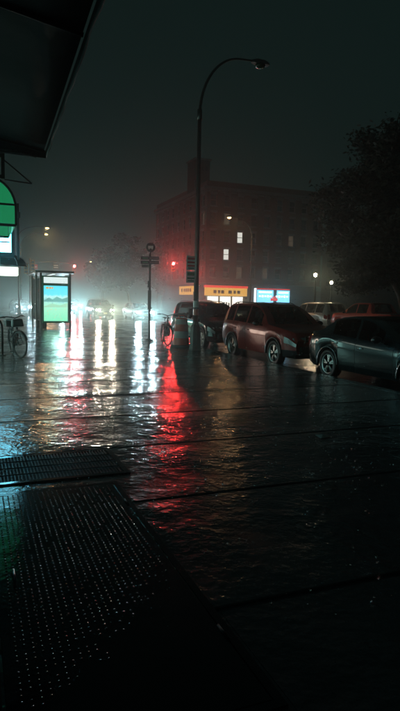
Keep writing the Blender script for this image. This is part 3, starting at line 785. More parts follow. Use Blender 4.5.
# ------------------------------------------------------------------ bikes
def make_bike(name, label, bag, loc, rz, lean=0.0, steer=0.0):
    b = thing(name, label, 'bicycle', loc, rz, 'bicycles locked on the sidewalk'); b.rotation_euler = (lean, 0, rz)
    # local: front towards +X, wheels in the XZ plane
    r = .345; fx, rx = .54, -.52; fz = r
    def wheel(x, par, yaw=0):
        ty = MB(); ty.lathe([(r - .02 + .02 * math.cos(a), .02 * math.sin(a)) for a in [k * math.pi / 3 for k in range(6)]], 30, (0, 0, 0), axis='Y', closed=True)
        w = ty.build('wheel', 'rubber', par); w.location = (x, 0, r); w.rotation_euler = (0, 0, yaw)
        rm = MB(); rm.lathe([(r - .038, -.012), (r - .05, -.010), (r - .05, .010), (r - .038, .012)], 30, axis='Y', closed=True); rm.build('rim', 'black_steel', w)
        sp = MB()
        for k in range(18):
            a = 2 * math.pi * k / 18; sy = .03 if k % 2 else -.03
            sp.path([(math.cos(a + .15) * .02, sy, math.sin(a + .15) * .02), (math.cos(a) * (r - .045), 0, math.sin(a) * (r - .045))], .0016, 3, False)
        sp.path([(0, -.05, 0), (0, .05, 0)], .02, 8); sp.build('spokes', 'galv', w)
        return w
    wheel(rx, b); wheel(fx, b, steer)
    P = dict(bb=(-.08, 0, .29), st=(-.22, 0, .78), ht=(.36, 0, .84), hb=(.40, 0, .72), ra=(rx, 0, r))
    f = MB(); f.path([P['bb'], P['st']], .017, 8).path([P['st'], P['ht']], .018, 8).path([P['bb'], P['hb']], .021, 8).path([(.345, 0, .88), P['hb'], (.405, 0, .70)], .021, 8)
    for sy in (-.045, .045):
        f.path([(P['bb'][0], sy * .6, P['bb'][2]), (rx, sy, r)], .010, 6).path([(P['st'][0] + .03, sy * .3, P['st'][2] - .05), (rx, sy, r)], .009, 6)
    f.build('frame', 'black_steel', b)
    cs, sn = math.cos(steer), math.sin(steer)
    def rs(x, y, z): x -= .42; return (.42 + x * cs - y * sn, x * sn + y * cs, z)
    fk = MB()
    for sy in (-.055, .055): fk.path([rs(.405, sy * .7, .70), rs(.46, sy, .52), rs(fx, sy, r)], [.016, .014, .010], 6)
    fk.path([rs(.335, 0, .90), rs(.40, 0, .70)], .018, 8); fk.build('fork', 'black_steel', b)
    hb = MB(); hb.path([rs(.335, 0, .90), rs(.33, 0, 1.01)], .016, 8).path([rs(.22, -.32, 1.06), rs(.30, -.20, 1.07), rs(.36, 0, 1.02), rs(.30, .20, 1.07), rs(.22, .32, 1.06)], .013, 8)
    h = hb.build('handlebar', 'black_steel', b)
    for sy in (-1, 1):
        g_ = MB(); g_.path([rs(.19, sy * .325, 1.055), rs(.265, sy * .25, 1.066)], .019, 8); g_.build('grip', 'rubber', h)
        l_ = MB(); l_.path([rs(.29, sy * .22, 1.06), rs(.33, sy * .30, 1.04)], .006, 5); l_.build('brake_lever', 'dark_steel', h)
    sp = MB(); sp.path([P['st'], (-.255, 0, .92)], .014, 8); sp.build('seat_post', 'dark_steel', b)
    sd = MB(); vs = []; fs2 = []
    ol = [(-.42, .085), (-.40, .10), (-.33, .085), (-.22, .035), (-.12, .022), (-.10, .0)]
    for x, w_ in ol: vs += [(x, -w_, .935), (x, 0, .955), (x, w_, .935), (x, 0, .905)]
    for i in range(len(ol) - 1):
        for k in range(4): fs2.append((i * 4 + k, i * 4 + (k + 1) % 4, (i + 1) * 4 + (k + 1) % 4, (i + 1) * 4 + k))
    fs2.append((0, 1, 2, 3)); sd.add(vs, fs2, True); sd.build('saddle', 'rubber', b)
    ck = MB(); ck.lathe([(.06, -.055), (.095, -.055), (.095, -.05), (.06, -.05)], 22, P['bb'], axis='Y', closed=True).path([(-.08, -.06, .29), (-.02, -.07, .14)], .011, 6).path([(-.08, .06, .29), (-.14, .07, .44)], .011, 6)
    ck.path([(-.08, -.06, .29), (-.08, .06, .29)], .018, 8); cko = ck.build('crank', 'dark_steel', b)
    for x, y, z in ((-.02, -.12, .14), (-.14, .12, .44)):
        p_ = MB(); p_.box((x, y, z), (.09, .09, .022)); p_.build('pedal', 'black_plastic', cko)
    for x, yw in ((rx, 0), (fx, steer)):
        fd = MB(); vs = []; fs2 = []; a0, a1 = (30, 190) if x == rx else (20, 150)
        n = 12
        for i in range(n + 1):
            a = R(a0 + (a1 - a0) * i / n)
            for y in (-.028, 0, .028):
                rr_ = r + .028 + (.01 if y == 0 else 0); vs.append((x + rr_ * math.cos(a) * math.cos(yw) - y * math.sin(yw), rr_ * math.cos(a) * math.sin(yw) + y, r + rr_ * math.sin(a)))
        for i in range(n):
            for k in range(2): fs2.append((i * 3 + k, i * 3 + k + 1, i * 3 + k + 4, i * 3 + k + 3))
        fd.add(vs, fs2, True); fd.build('mudguard', 'black_plastic', b)
    rk = MB(); rk.box((-.56, 0, .755), (.38, .12, .014))
    for sy in (-.055, .055): rk.path([(-.70, sy, .75), (rx, sy, r)], .006, 5).path([(-.42, sy, .75), (rx, sy, r)], .006, 5)
    rk.build('rack', 'black_steel', b)
    if bag == 'battery':
        q = MB(); q.box((.12, 0, .60), (.36, .10, .13)); q.build('battery_pack', 'black_plastic', b, bevel=.02)
        q = MB(); q.box((-.56, 0, .86), (.36, .26, .20)); q.build('rack_bag', 'black_plastic', b, bevel=.03)
        q = MB(); q.box((.46, 0, .90), (.20, .30, .20), taper=.85); q.build('front_bag', 'black_plastic', b, bevel=.03)
        q = MB(); q.path([(.05 + .34 * math.cos(a) * .5, .03, .45 + .17 * math.sin(a)) for a in [k * .45 for k in range(14)]], .014, 6); q.build('chain_lock', 'rubber', b)
    else:
        for sy in (1,):
            q = MB(); q.box((-.50, sy * .14, .52), (.36, .15, .46), taper=.92); q.build('pannier_bag', 'bag_green', b, bevel=.03)
        q = MB(); q.box((.12, 0, .62), (.10, .09, .2)); q.build('bottle', 'bag_green', b, bevel=.02)
    lp = MB(); lp.lathe([(.03, -.02), (.035, .02), (.001, .03)], 10, (0.40, 0, .95), axis='X'); lp.build('lamp', 'chrome', b)
    return b
def face_to_camera(loc): return math.atan2(-loc.y, -loc.x)
p = W(15.45, 1.02)
make_bike('bicycle', 'black delivery bicycle with a battery pack chained to a post near the shop', 'battery', p, face_to_camera(p) + R(11), R(4), R(20))
p = W(18.75, 6.22)
make_bike('bicycle', 'black bicycle with a green pannier bag standing near the traffic drum', 'pannier', p, face_to_camera(p) + R(10), R(-3), R(16))
rack = thing('bike_rack', 'black steel hoop bike rack holding the delivery bicycle', 'bike rack', W(15.35, .56), TH + R(70))
q = MB(); q.path([(-.36, 0, .01), (-.36, 0, .68)] + [(-.36 + .36 * (1 - math.cos(a)), 0, .68 + .28 * math.sin(a)) for a in [R(k * 20) for k in range(1, 9)]] + [(.36, 0, .68), (.36, 0, .01)], .028, 10); q.build('hoop', 'black_steel', rack)
for x in (-.36, .36):
    q = MB(); q.lathe([(.001, .0), (.085, .0), (.085, .014), (.03, .018), (.03, .03)], 16, (x, 0, .002)); q.build('foot_plate', 'black_steel', rack)
    for a in range(4):
        pass

# ------------------------------------------------------------------ street lamps
def street_lamp(label, s, t, arm_dir, lit=None, H=8.9, arm=2.4, group='street lamps', simple=False, name='street_lamp'):
    o = thing(name, label, 'street lamp', W(s, t, 0), TH, group)
    bs = MB()
    prof = [(.20, 0), (.205, .05), (.19, .12), (.165, .7), (.15, .76), (.11, .82), (.095, .9)]
    bs.lathe(prof, 8 if not simple else 6, smooth=False); bs.disc((0, 0, .9), .095, 'Z', 8); bs.build('base', 'galv', o)
    ps = MB(); ps.path([(0, 0, .85), (0, 0, 3), (0, 0, 5.5), (0, 0, 7.2)], [.085, .078, .068, .060], 8); ps.build('pole', 'galv', o)
    am = MB(); pts = [(0, 0, 7.0)]
    for i in range(13):
        u = i / 12; a = u * math.pi / 2
        pts.append((arm_dir * arm * (1 - math.cos(a)) * .78, 0, 7.2 + (H - 7.2) * math.sin(a)))
    pts.append((arm_dir * arm, 0, H + .02)); am.path(pts, [.055] + [.05 - .02 * i / 12 for i in range(13)] + [.028], 8); am.build('arm', 'galv', o)
    cl_ = MB(); cl_.path([(0, 0, 7.05), (0, 0, 7.35)], .078, 8); cl_.build('collar', 'galv', o)
    hd = MB(); hx = arm_dir * (arm + .26)
    vs = []; fs2 = []
    for x, w_, z0, z1 in ((-.30, .05, -.03, .05), (-.12, .13, -.05, .09), (.14, .15, -.06, .08), (.30, .10, -.05, .03)):
        vs += [(hx + arm_dir * x, -w_, H + z0), (hx + arm_dir * x, w_, H + z0), (hx + arm_dir * x, w_ * .6, H + z1), (hx + arm_dir * x, -w_ * .6, H + z1)]
    for i in range(3):
        for k in range(4): fs2.append((i * 4 + k, i * 4 + (k + 1) % 4, i * 4 + (k + 1) % 4 + 4, i * 4 + k + 4))
    fs2 += [(0, 1, 2, 3), (12, 13, 14, 15)]; hd.add(vs, fs2); head = hd.build('lamp_head', 'galv', o, bevel=.01)
    ln = MB(); ln.sphere((hx, 0, H - .085), .17, 12, 6, .5); ln.build('lens', 'lamp_warm' if lit else 'lens_off', head)
    if lit: lamp('bulb', 'SPOT', head, (hx, 0, H - .16), lit, (1.0, .52, .20), .12, (0, 0, 0), R(176), .35)
    return o
def sign_plate(par, c, w, h, m, marks=(), nm='sign_plate', th=.012, rz=0):
    q = MB(); q.box(c, (w, th, h), rz); p_ = q.build(nm, m, par, bevel=.003)
    for (x, z, ww, hh, mm) in marks:
        k = MB(); k.box((c[0] + x, c[1] - th / 2 - .003, c[2] + z), (ww, .004, hh)); k.build('mark', mm, p_)
    return p_
lp0 = street_lamp('tall unlit grey street lamp with curved arm between drum and dark red SUV', 16.47, 6.48, 1, None, H=9.05, arm=1.75)
rot = -TH
sign_plate(lp0, (-.20, -.03, 2.72), .31, .44, 'sign_white', [(0, .13, .24, .07, 'sign_redpaint'), (0, .02, .24, .05, 'sign_redpaint'), (0, -.09, .24, .05, 'sign_redpaint'), (0, -.16, .2, .03, 'sign_dark')])
sign_plate(lp0, (-.20, -.03, 2.29), .31, .36, 'sign_white', [(0, .09, .24, .10, 'sign_green'), (0, -.04, .24, .05, 'sign_green'), (0, -.12, .2, .03, 'sign_green')])
q = MB(); q.path([(-.32, -.02, 2.75), (-.04, 0, 2.75)], .012, 6).path([(-.32, -.02, 2.3), (-.04, 0, 2.3)], .012, 6); q.build('sign_strap', 'galv', lp0)
for z, m in ((1.35, 'paper'), (1.1, 'drum_orange')):
    q = MB(); q.lathe([(.0865, z), (.0865, z + .2)], 12); q.build('sticker', m, lp0)
street_lamp('lit street lamp over the avenue beyond the bus shelter', 56.4, 4.0, 1, 1700, H=8.3, arm=2.4)
street_lamp('lit street lamp just past the corner traffic signals', 67.5, 5.0, 1, 1100, arm=2.6)
street_lamp('distant lit street lamp in front of the far dark trees', 112, 23.6, -1, 300, arm=1.8)
street_lamp('lit street lamp in front of the brick apartment block', 45.2, FKERB + .6, -1, 400, arm=2.0)

def park_lamp(label, x, y, h, e):
    o = thing('post_lamp', label, 'lamp post', (x, y, 0), TH, 'post lamps behind the tree')
    q = MB(); q.lathe([(.12, 0), (.12, .25), (.06, .35), (.045, h - .3), (.06, h - .25), (.06, h - .2)], 8); q.build('post', 'black_steel', o)
    q = MB(); q.sphere((0, 0, h), .12, 12, 8, 1.15); q.build('globe', 'lamp_small', o)
    q = MB(); q.lathe([(.001, h + .30), (.05, h + .24), (.16, h + .17), (.18, h + .14)], 10); q.build('cap', 'black_steel', o)
    lamp('bulb', 'POINT', o, (0, 0, h + .02), e, (1.0, .74, .46), .18)
park_lamp('globe post lamp glowing behind the low tree branches', 11.5, 50, 3.4, 220)
park_lamp('globe post lamp on the plaza just ahead of the pale minivan', 8.45, 42, 3.65, 240)

# ------------------------------------------------------------------ signals
def signal_head(par, c, facing=-1, lit='red', body='signal_yellow', scale=1.0, lightw=0, aim=0):
    """three-lens traffic signal; c is the middle, lenses look to -Y (facing=-1)"""
    hs = MB(); hs.box(c, (.34 * scale, .20, 1.02 * scale)); h = hs.build('signal_head', body, par, bevel=.02)
    for k, z in enumerate((.33, 0, -.33)):
        zz = c[2] + z * scale
        l = MB(); l.disc((c[0], c[1] + facing * .106, zz), .135 * scale, 'Y', 16)
        l.build('lens', 'red_signal' if (k == 0 and lit == 'red') else 'lens_off', h)
        v = MB(); arc = [R(a) for a in range(-15, 196, 15)]; vs = []; fs2 = []
        for a in arc:
            for y in (.10, .30): vs.append((c[0] + .15 * scale * math.cos(a), c[1] + facing * y, zz + .15 * scale * math.sin(a)))
        for i in range(len(arc) - 1): fs2.append((2 * i, 2 * i + 1, 2 * i + 3, 2 * i + 2))
        v.add(vs, fs2, True); v.build('visor', 'black_plastic', h)
    if lightw: lamp('glow', 'SPOT', h, (c[0], c[1] + facing * .34, c[2] + .33 * scale), lightw, (1.0, .03, .025), .1, (R(90 - 8), 0, R(180) + aim), R(40), 1.0)
    return h
def ped_signal(par, c, facing=-1):
    hs = MB(); hs.box(c, (.42, .18, .42)); h = hs.build('pedestrian_signal', 'black_plastic', par, bevel=.02)
    hand = MB()
    x0, z0 = c[0] - .06, c[2]
    y = c[1] + facing * .095
    hand.box((x0, y, z0 - .05), (.15, .008, .13))
    for k, hgt in enumerate((.10, .13, .12, .08)): hand.box((x0 - .06 + k * .04, y, z0 + .015 + hgt / 2), (.03, .008, hgt))
    hand.box((x0 + .10, y, z0 - .03), (.03, .008, .10), 0); hand.build('hand', 'hand_signal', h)
    return h
def pole(par, h, r=.06, m='galv'):
    q = MB(); q.lathe([(.17, 0), (.17, .06), (.11, .30), (.08, .42), (r, .5), (r * .85, h), (.001, h + .04)], 10); q.build('post', m, par)
# far corner: mast arm reaching over the avenue
sp_ = thing('traffic_signal', 'mast arm traffic signal glowing red beyond the parked black SUV', 'traffic light', W(58, FKERB - .1 + .8), TH, 'traffic signals at the crossing')
pole(sp_, 6.2, .10)
q = MB(); q.path([(0, 0, 5.9), (-1.2, 0, 5.95), (-3.3, 0, 5.75)], [.06, .05, .04], 8).path([(0, 0, 6.15), (-3.1, 0, 5.8)], .012, 5); q.build('mast_arm', 'galv', sp_)
signal_head(sp_, (-3.05, 0, 5.18), lightw=2100, aim=R(-14))
q = MB(); q.path([(-3.05, 0, 5.68), (-3.05, 0, 5.8)], .02, 6); q.build('hanger', 'galv', sp_)
signal_head(sp_, (-.62, -.02, 4.25), lightw=600, aim=R(-14))
q = MB(); q.path([(0, 0, 4.5), (-.62, 0, 4.5)], .022, 6).path([(0, 0, 4.0), (-.62, 0, 4.0)], .022, 6); q.build('bracket', 'galv', sp_)
ped_signal(sp_, (-.45, -.1, 2.35))
q = MB(); q.path([(0, 0, 2.35), (-.45, -.02, 2.35)], .02, 6); q.build('bracket', 'galv', sp_)
sign_plate(sp_, (-.2, -.12, 3.25), .9, .22, 'sign_green', [(0, 0, .6, .09, 'sign_white')], 'street_sign')
# near-side corner beyond the shelter
sp2 = thing('traffic_signal', 'mast arm traffic signal glowing red beyond the bus shelter', 'traffic light', W(70.3, 6.3), TH, 'traffic signals at the crossing')
pole(sp2, 6.2, .10)
q = MB(); q.path([(0, 0, 5.7), (2.5, 0, 5.9), (5.4, 0, 5.75)], [.06, .05, .035], 8).path([(0, 0, 6.15), (5.2, 0, 5.8)], .012, 5); q.build('mast_arm', 'galv', sp2)
signal_head(sp2, (5.2, 0, 5.15), lightw=1000)
sign_plate(sp2, (3.0, -.03, 5.35), .75, .75, 'sign_dark', [(0, .12, .5, .1, 'sign_white'), (0, -.12, .5, .1, 'sign_white')])
sign_plate(sp2, (.45, -.12, 5.2), .8, .6, 'sign_redpaint', [(0, 0, .6, .1, 'sign_white')])
sp3 = thing('traffic_signal', 'yellow corner signal post with a lit red hand left of the bus shelter', 'traffic light', W(56.2, 5.0), TH, 'traffic signals at the crossing')
pole(sp3, 5.2, .07)
signal_head(sp3, (-.35, 0, 4.3), lit=None); signal_head(sp3, (.30, .25, 4.6), lit=None); signal_head(sp3, (.30, 0, 3.0), lit=None, scale=.8)
ped_signal(sp3, (.85, -.05, 2.25))
q = MB(); q.path([(0, 0, 2.25), (.85, 0, 2.25)], .02, 6).path([(-.35, 0, 4.7), (.3, .2, 4.9)], .02, 6); q.build('bracket', 'galv', sp3)
q = MB(); q.sphere((.86, -.2, 2.22), .07, 8, 6); q.build('lamp', 'red_signal', sp3)
# ------------------------------------------------------------------ bus stop post, drum
bs = thing('bus_stop_post', 'dark bus stop post with a round sign above two blade signs', 'bus stop', W(20.88, 6.29), 0)
q = MB(); q.lathe([(.16, 0), (.16, .03), (.06, .05), (.045, .1), (.042, 3.3), (.001, 3.32)], 10); q.build('post', 'black_steel', bs)
q = MB(); q.lathe([(.001, -.02), (.17, -.02), (.185, -.012), (.185, .012), (.17, .02), (.001, .02)], 24, (.02, 0, 3.55), axis='Y'); rd = q.build('round_sign', 'sign_dark', bs)
q = MB(); q.box((.02, -.027, 3.56), (.19, .008, .10)); q.box((.02 - .06, -.027, 3.49), (.035, .008, .03)); q.box((.02 + .06, -.027, 3.49), (.035, .008, .03)); q.build('bus_symbol', 'sign_white', rd)
q = MB(); q.path([(0, 0, 3.3), (.02, 0, 3.38)], .03, 8); q.build('neck', 'black_steel', bs)
for z, m in ((3.14, 'sign_dark'), (2.98, 'sign_dark')):
    sign_plate(bs, (0, -.055, z), .70, .125, m, [(-.18, 0, .2, .035, 'sign_green'), (.15, 0, .3, .03, 'galv')], 'blade_sign')
sign_plate(bs, (-.17, -.055, 2.84), .30, .12, 'galv', [(0, 0, .2, .03, 'sign_dark')], 'blade_sign')
q = MB(); q.box((0, -.06, 1.55), (.13, .06, .75)); q.build('timetable_box', 'galv', bs, bevel=.01)
q = MB(); q.box((-.03, -.06, 2.15), (.09, .05, .25)); q.build('sticker_box', 'black_steel', bs, bevel=.01)

dr = thing('traffic_drum', 'orange and white striped traffic drum beside the street lamp', 'traffic drum', W(17.75, 6.47), 0)
prof = [(.28, .05), (.275, .07), (.262, .30), (.25, .31), (.245, .53), (.233, .54), (.228, .76), (.215, .77), (.205, .93), (.17, .97), (.001, .975)]
for a, b, m in ((0, 2, 'drum_orange'), (2, 4, 'drum_white'), (4, 6, 'drum_orange'), (6, 8, 'drum_white'), (8, 10, 'drum_orange')):
    q = MB(); q.lathe(prof[a:b + 1], 20); q.build('band', m, dr)
q = MB(); q.lathe([(.36, 0.002), (.36, .05), (.28, .07), (.27, .05)], 20); q.build('rubber_base', 'rubber', dr)
q = MB(); q.path([(-.09, 0, .97), (-.09, 0, 1.05), (.09, 0, 1.05), (.09, 0, .97)], .016, 6); q.build('handle', 'drum_orange', dr)

# ------------------------------------------------------------------ bus shelter
sh = thing('bus_shelter', 'glass bus shelter with a backlit cyan and green poster panel', 'bus shelter', W(29.2, 3.85), TH)
SW_, SL, SH = 1.55, 4.6, 2.85
q = MB(); q.box((-.05, SL / 2, SH), (SW_ + .35, SL + .3, .11)); q.build('roof', 'shelter_frame', sh, bevel=.03)
for x, y in ((-.72, .06), (.72, .06), (-.72, SL), (-.72, SL / 2)):
    q = MB(); q.box((x, y, SH / 2 - .03), (.10, .10, SH - .06)); q.build('post', 'shelter_frame', sh, bevel=.01)
q = MB(); q.box((0, .06, 1.47), (1.36, .16, 2.38)); pn = q.build('poster_case', 'green_frame', sh, bevel=.02)
q = MB(); q.box((0, -.03, 1.27), (1.18, .016, 1.78)); q.build('poster', 'poster', pn)
q = MB(); q.box((0, -.03, 2.44), (1.18, .016, .30)); q.build('header', 'header_white', pn)
q = MB()
for k, (x, w_) in enumerate(((-.42, .12), (-.28, .1), (-.17, .08))): q.box((x, -.042, 2.05), (w_, .006, .09))
q.build('poster_mark', 'sign_yellow', pn)
for pts_, m_p in (([(-.58, 1.42), (-.35, 1.56), (-.16, 1.47), (.05, 1.62), (.30, 1.50), (.58, 1.60), (.58, 1.36), (-.58, 1.36)], 'poster_hill'), ([(-.58, 1.12), (-.2, 1.26), (.2, 1.18), (.58, 1.30), (.58, 1.08), (-.58, 1.08)], 'poster_field')):
    q = MB(); q.prism(pts_, 'Y', -.0425, -.039); q.build('poster_print', m_p, pn)
for k in range(3):
    q = MB(); q.box((-.72, .15 + (k + .5) * (SL - .2) / 3, 1.45), (.014, (SL - .3) / 3, 2.2)); q.build('glass_pane', 'shelter_glass', sh)
q = MB(); q.box((-.45, SL / 2, .46), (.36, 2.4, .05)); bn = q.build('bench', 'dark_steel', sh, bevel=.01)
for y in (SL / 2 - 1, SL / 2 + 1):
    q = MB(); q.box((-.45, y, .22), (.3, .06, .44)); q.build('bench_leg', 'dark_steel', bn)
q = MB(); q.box((.0, 2.3, SH - .075), (.12, 3.6, .03)); q.build('ceiling_light', 'header_white', sh)
lamp('poster_glow', 'AREA', pn, (0, -.12, 1.5), 9, (.55, 1.0, .88), rot=(R(90), 0, R(180)) if False else (R(-90), 0, 0))

# ------------------------------------------------------------------ apartment block
def facade(par, origin, ux, width, floors, cols, wall_m, z0, fh, lit=(), win=(1.0, 1.75), sill_m='stone'):
    """wall with real window openings; ux: unit vector along the wall (street frame), outward normal = ux x z"""
    ux = Vector(ux); nrm = ux.cross(Vector((0, 0, 1))); o = Vector(origin)
    xs = [0]; cw = width / cols
    for c_ in range(cols): xs += [cw * (c_ + .5) - win[0] / 2, cw * (c_ + .5) + win[0] / 2]
    xs.append(width); zs = [z0]
    for f in range(floors): zs += [z0 + f * fh + .9, z0 + f * fh + .9 + win[1]]
    zs.append(z0 + floors * fh + .9)
    q = MB(); P = lambda x, z, d=0: tuple(o + ux * x + nrm * (-d) + Vector((0, 0, z)))
    for i in range(len(xs) - 1):
        for j in range(len(zs) - 1):
            a, b, c_, d_ = xs[i], xs[i + 1], zs[j], zs[j + 1]
            if i % 2 == 1 and j % 2 == 1:
                D = .22
                q.add([P(a, c_), P(b, c_), P(b, d_), P(a, d_), P(a, c_, D), P(b, c_, D), P(b, d_, D), P(a, d_, D)], [(0, 1, 5, 4), (1, 2, 6, 5), (2, 3, 7, 6), (3, 0, 4, 7)])
                col_, row_ = i // 2, j // 2
                key = next((m for (cc, rr, m) in lit if (cc, rr) == (col_, row_)), 'pane_dark')
                w = MB(); w.add([P(a, c_, .17), P(b, c_, .17), P(b, d_, .17), P(a, d_, .17)], [(0, 1, 2, 3)]); wo = w.build('window', key, par)
                fr = MB(); t_ = .07; mid = (c_ + d_) / 2
                def bar(x0, x1, za, zb): 
                    fr.add([P(x0, za, .165), P(x1, za, .165), P(x1, zb, .165), P(x0, zb, .165), P(x0, za, .10), P(x1, za, .10), P(x1, zb, .10), P(x0, zb, .10)], [(4, 5, 6, 7), (0, 1, 5, 4), (1, 2, 6, 5), (2, 3, 7, 6), (3, 0, 4, 7)])
                bar(a, a + t_, c_, d_); bar(b - t_, b, c_, d_); bar(a + t_, b - t_, c_, c_ + t_); bar(a + t_, b - t_, d_ - t_, d_); bar(a + t_, b - t_, mid - .04, mid + .04)
                fr.build('frame', 'window_frame', wo)
                for (za, zb, ex) in ((c_ - .16, c_ - .002, .12), (d_ + .002, d_ + .28, .10)):
                    sl = MB(); sl.add([P(a - ex, za, .0), P(b + ex, za, .0), P(b + ex, zb, .0), P(a - ex, zb, .0), P(a - ex, za, -.09), P(b + ex, za, -.09), P(b + ex, zb, -.09), P(a - ex, zb, -.09)], [(4, 5, 6, 7), (0, 1, 5, 4), (1, 2, 6, 5), (2, 3, 7, 6), (3, 0, 4, 7)])
                    sl.build('sill' if za < c_ - .1 else 'lintel', sill_m, wo)
            else:
                q.add([P(a, c_), P(b, c_), P(b, d_), P(a, d_)], [(0, 1, 2, 3)])
    return q.build('wall', wall_m, par)
blk = thing('apartment_block', 'brick apartment block of six storeys with a few lit windows above corner shops', 'building', W(81.4, 33.5), TH)
HB = 4.4 + 5 * 2.75 + .9
facade(blk, (0, 0, 0), (1, 0, 0), 21.0, 5, 9, 'brick', 4.4, 2.75, lit=((2, 2, 'pane_lit'), (1, 1, 'pane_lit'), (2, 0, 'pane_dim'), (4, 0, 'pane_dim'), (1, 3, 'pane_dim'), (6, 2, 'pane_dim')))
facade(blk, (0, 26, 0), (0, -1, 0), 26.0, 5, 9, 'brick', 4.4, 2.75, lit=((7, 0, 'pane_dim'), (8, 3, 'pane_dim')))
q = MB(); q.box((10.5, 13.2, HB + .02), (20.9, 25.5, .08)); q.build('roof', 'dark_brick', blk)
q = MB(); q.box((10.5, 13.15, 2.2), (20.4, 25.4, 4.38)); q.build('ground_floor', 'dark_brick', blk)
# cornice with brackets
q = MB(); q.box((10.3, -.22, HB - .2), (21.9, .46, .5)); q.box((-.22, 13.4, HB - .2), (.46, 26.0, .5)); q.box((10.3, -.10, HB - .62), (21.6, .22, .2)); q.box((-.10, 13.4, HB - .62), (.22, 25.8, .2)); q.build('cornice', 'stone', blk)
for k in range(18):
    q = MB(); q.box((.5 + k * 1.17, -.3, HB - .56), (.18, .2, .3)); q.build('bracket', 'stone', blk)
q = MB(); q.box((10.5, .3, HB + .5), (21, .3, 1.0)); q.box((.3, 13.3, HB + .5), (.3, 25.6, 1.0)); q.build('parapet', 'brick', blk)
q = MB(); q.box((1.2, 6.8, HB + 2.6), (2.6, 3.4, 5.2)); bh = q.build('bulkhead', 'dark_brick', blk)
q = MB(); q.box((1.2, 6.8, HB + 5.32), (3.0, 3.8, .24)); q.build('cap', 'stone', bh)
for x in (.5, 1.2, 1.9):
    q = MB(); q.box((x, 5.06, HB + 3.8), (.4, .06, .7)); q.build('vent', 'dark_steel', bh)
# lit attic window with blind: the small ones in the photograph
for (x, z, w_, h_, m) in ():
    q = MB(); q.box((x, -.03, z), (w_, .03, h_)); wo = q.build('window', m, blk)
    q = MB(); q.box((x, -.05, z), (w_ + .02, .03, .07))
    for sx in (-1, 1): q.box((x + sx * (w_ / 2 + .02), -.04, z), (.07, .05, h_ + .1))
    q.build('frame', 'window_frame', wo)
# corner shop with yellow fascia
ys_ = thing('corner_shop', 'corner shop with a glowing yellow fascia under a red strip', 'shop', W(81.4, 33.5), TH, 'shops in the apartment block')
q = MB(); q.box((3.4, -.45, 3.05), (7.2, .5, 1.25)); f_ = q.build('fascia', 'sign_yellow', ys_, bevel=.03)
for i, (x, w_) in enumerate(((1.4, .5), (2.1, .4), (2.7, .5), (4.0, .6), (4.8, .4), (5.5, .5))):
    q = MB(); q.box((x, -.708, 3.05), (w_, .014, .5)); q.build('fascia_mark', 'sign_redpaint', f_)
q = MB(); q.box((3.4, -.45, 3.86), (7.4, .56, .34)); q.build('red_strip', 'sign_red', ys_)
q = MB(); q.box((-.45, 6.8, 3.25), (.5, 6.4, 1.4)); f_ = q.build('fascia', 'sign_yellow', ys_, bevel=.03)
for y in (4.6, 5.6, 6.5, 7.4, 8.6):
    q = MB(); q.box((-.708, y, 3.3), (.014, .6, .55)); q.build('fascia_mark', 'sign_redpaint', f_)
for k in range(3):
    q = MB(); q.box((1.3 + k * 2.15, -.06, 1.45), (1.95, .06, 1.75)); w = q.build('shop_window', 'shop_white', ys_)
    q = MB()
    for x in (-.98, .98): q.box((1.3 + k * 2.15 + x, -.11, 1.45), (.08, .08, 1.9))
    for j in range(4): q.box((1.3 + k * 2.15 - .6 + j * .42, -.10, .95 + .12 * (j % 2)), (.26, .03, .6 + .2 * (j % 3)))
    q.build('shelf', 'sign_dark', w)
bsn = thing('blue_shop', 'shopfront glowing blue under a thin red strip', 'shop', W(81.4, 33.5), TH, 'shops in the apartment block')
for k in range(2):
    q = MB(); q.box((10.6 + k * 3.1 + (0.25 if k else 0), -.08, 2.55), (3.0 if k == 0 else 2.4, .08, 2.0)); w = q.build('shop_window', 'sign_blue', bsn)
    q = MB(); q.box((10.6 + k * 3.1 + (0.25 if k else 0), -.135, 3.2), (2.4 if k == 0 else 1.9, .02, .28)); 
    for j in range(5): q.box((9.6 + j * .5 + k * 3.1, -.135, 2.55), (.34, .02, .26 + .1 * (j % 2)))
    q.build('lettering', 'sign_pale', w)
q = MB(); q.box((12.1, -.12, 3.72), (6.1, .2, .14)); q.build('red_strip', 'sign_red', bsn)
q = MB(); q.box((8.75, -.1, 2.6), (.34, .12, 2.4)); q.build('side_sign', 'sign_pale', bsn)
q = MB(); q.box((12.2, -.22, 2.05), (1.3, .06, .45)); q.box((12.2, -.22, 2.42), (.7, .06, .2)); q.build('red_sign', 'sign_red', bsn)
q = MB(); q.box((12.25, -.05, 3.35), (6.6, .1, .05)); q.build('frame', 'black_steel', bsn)
for nm, x, y, z, e, col, sx in (('shop_glow', 3.4, -.9, 2.0, 130, (1.0, .72, .42), 6), ('shop_glow', 12.2, -.6, 2.4, 120, (.35, .75, 1.0), 5)):
    l = lamp(nm, 'AREA', ys_ if x < 5 else bsn, (x, y, z), e, col, rot=(R(-90), 0, 0)); l.data.shape = 'RECTANGLE'; l.data.size = sx; l.data.size_y = 1.5
# neighbour to the right, behind the tree
nb_ = thing('row_building', 'low dim row building lit by post lamps behind the big tree', 'building', W(81.9, 55.2), TH)
facade(nb_, (0, 0, 0), (1, 0, 0), 24, 2, 8, 'stone', 3.6, 3.2, lit=((1, 0, 'pane_dim'),))
q = MB(); q.box((12, 6.2, 1.8), (23.8, 11.9, 3.58)); q.build('ground_floor', 'stone', nb_)
q = MB(); q.box((12, 6, 11.0), (24, 12.2, .3)); q.build('roof', 'dark_brick', nb_)
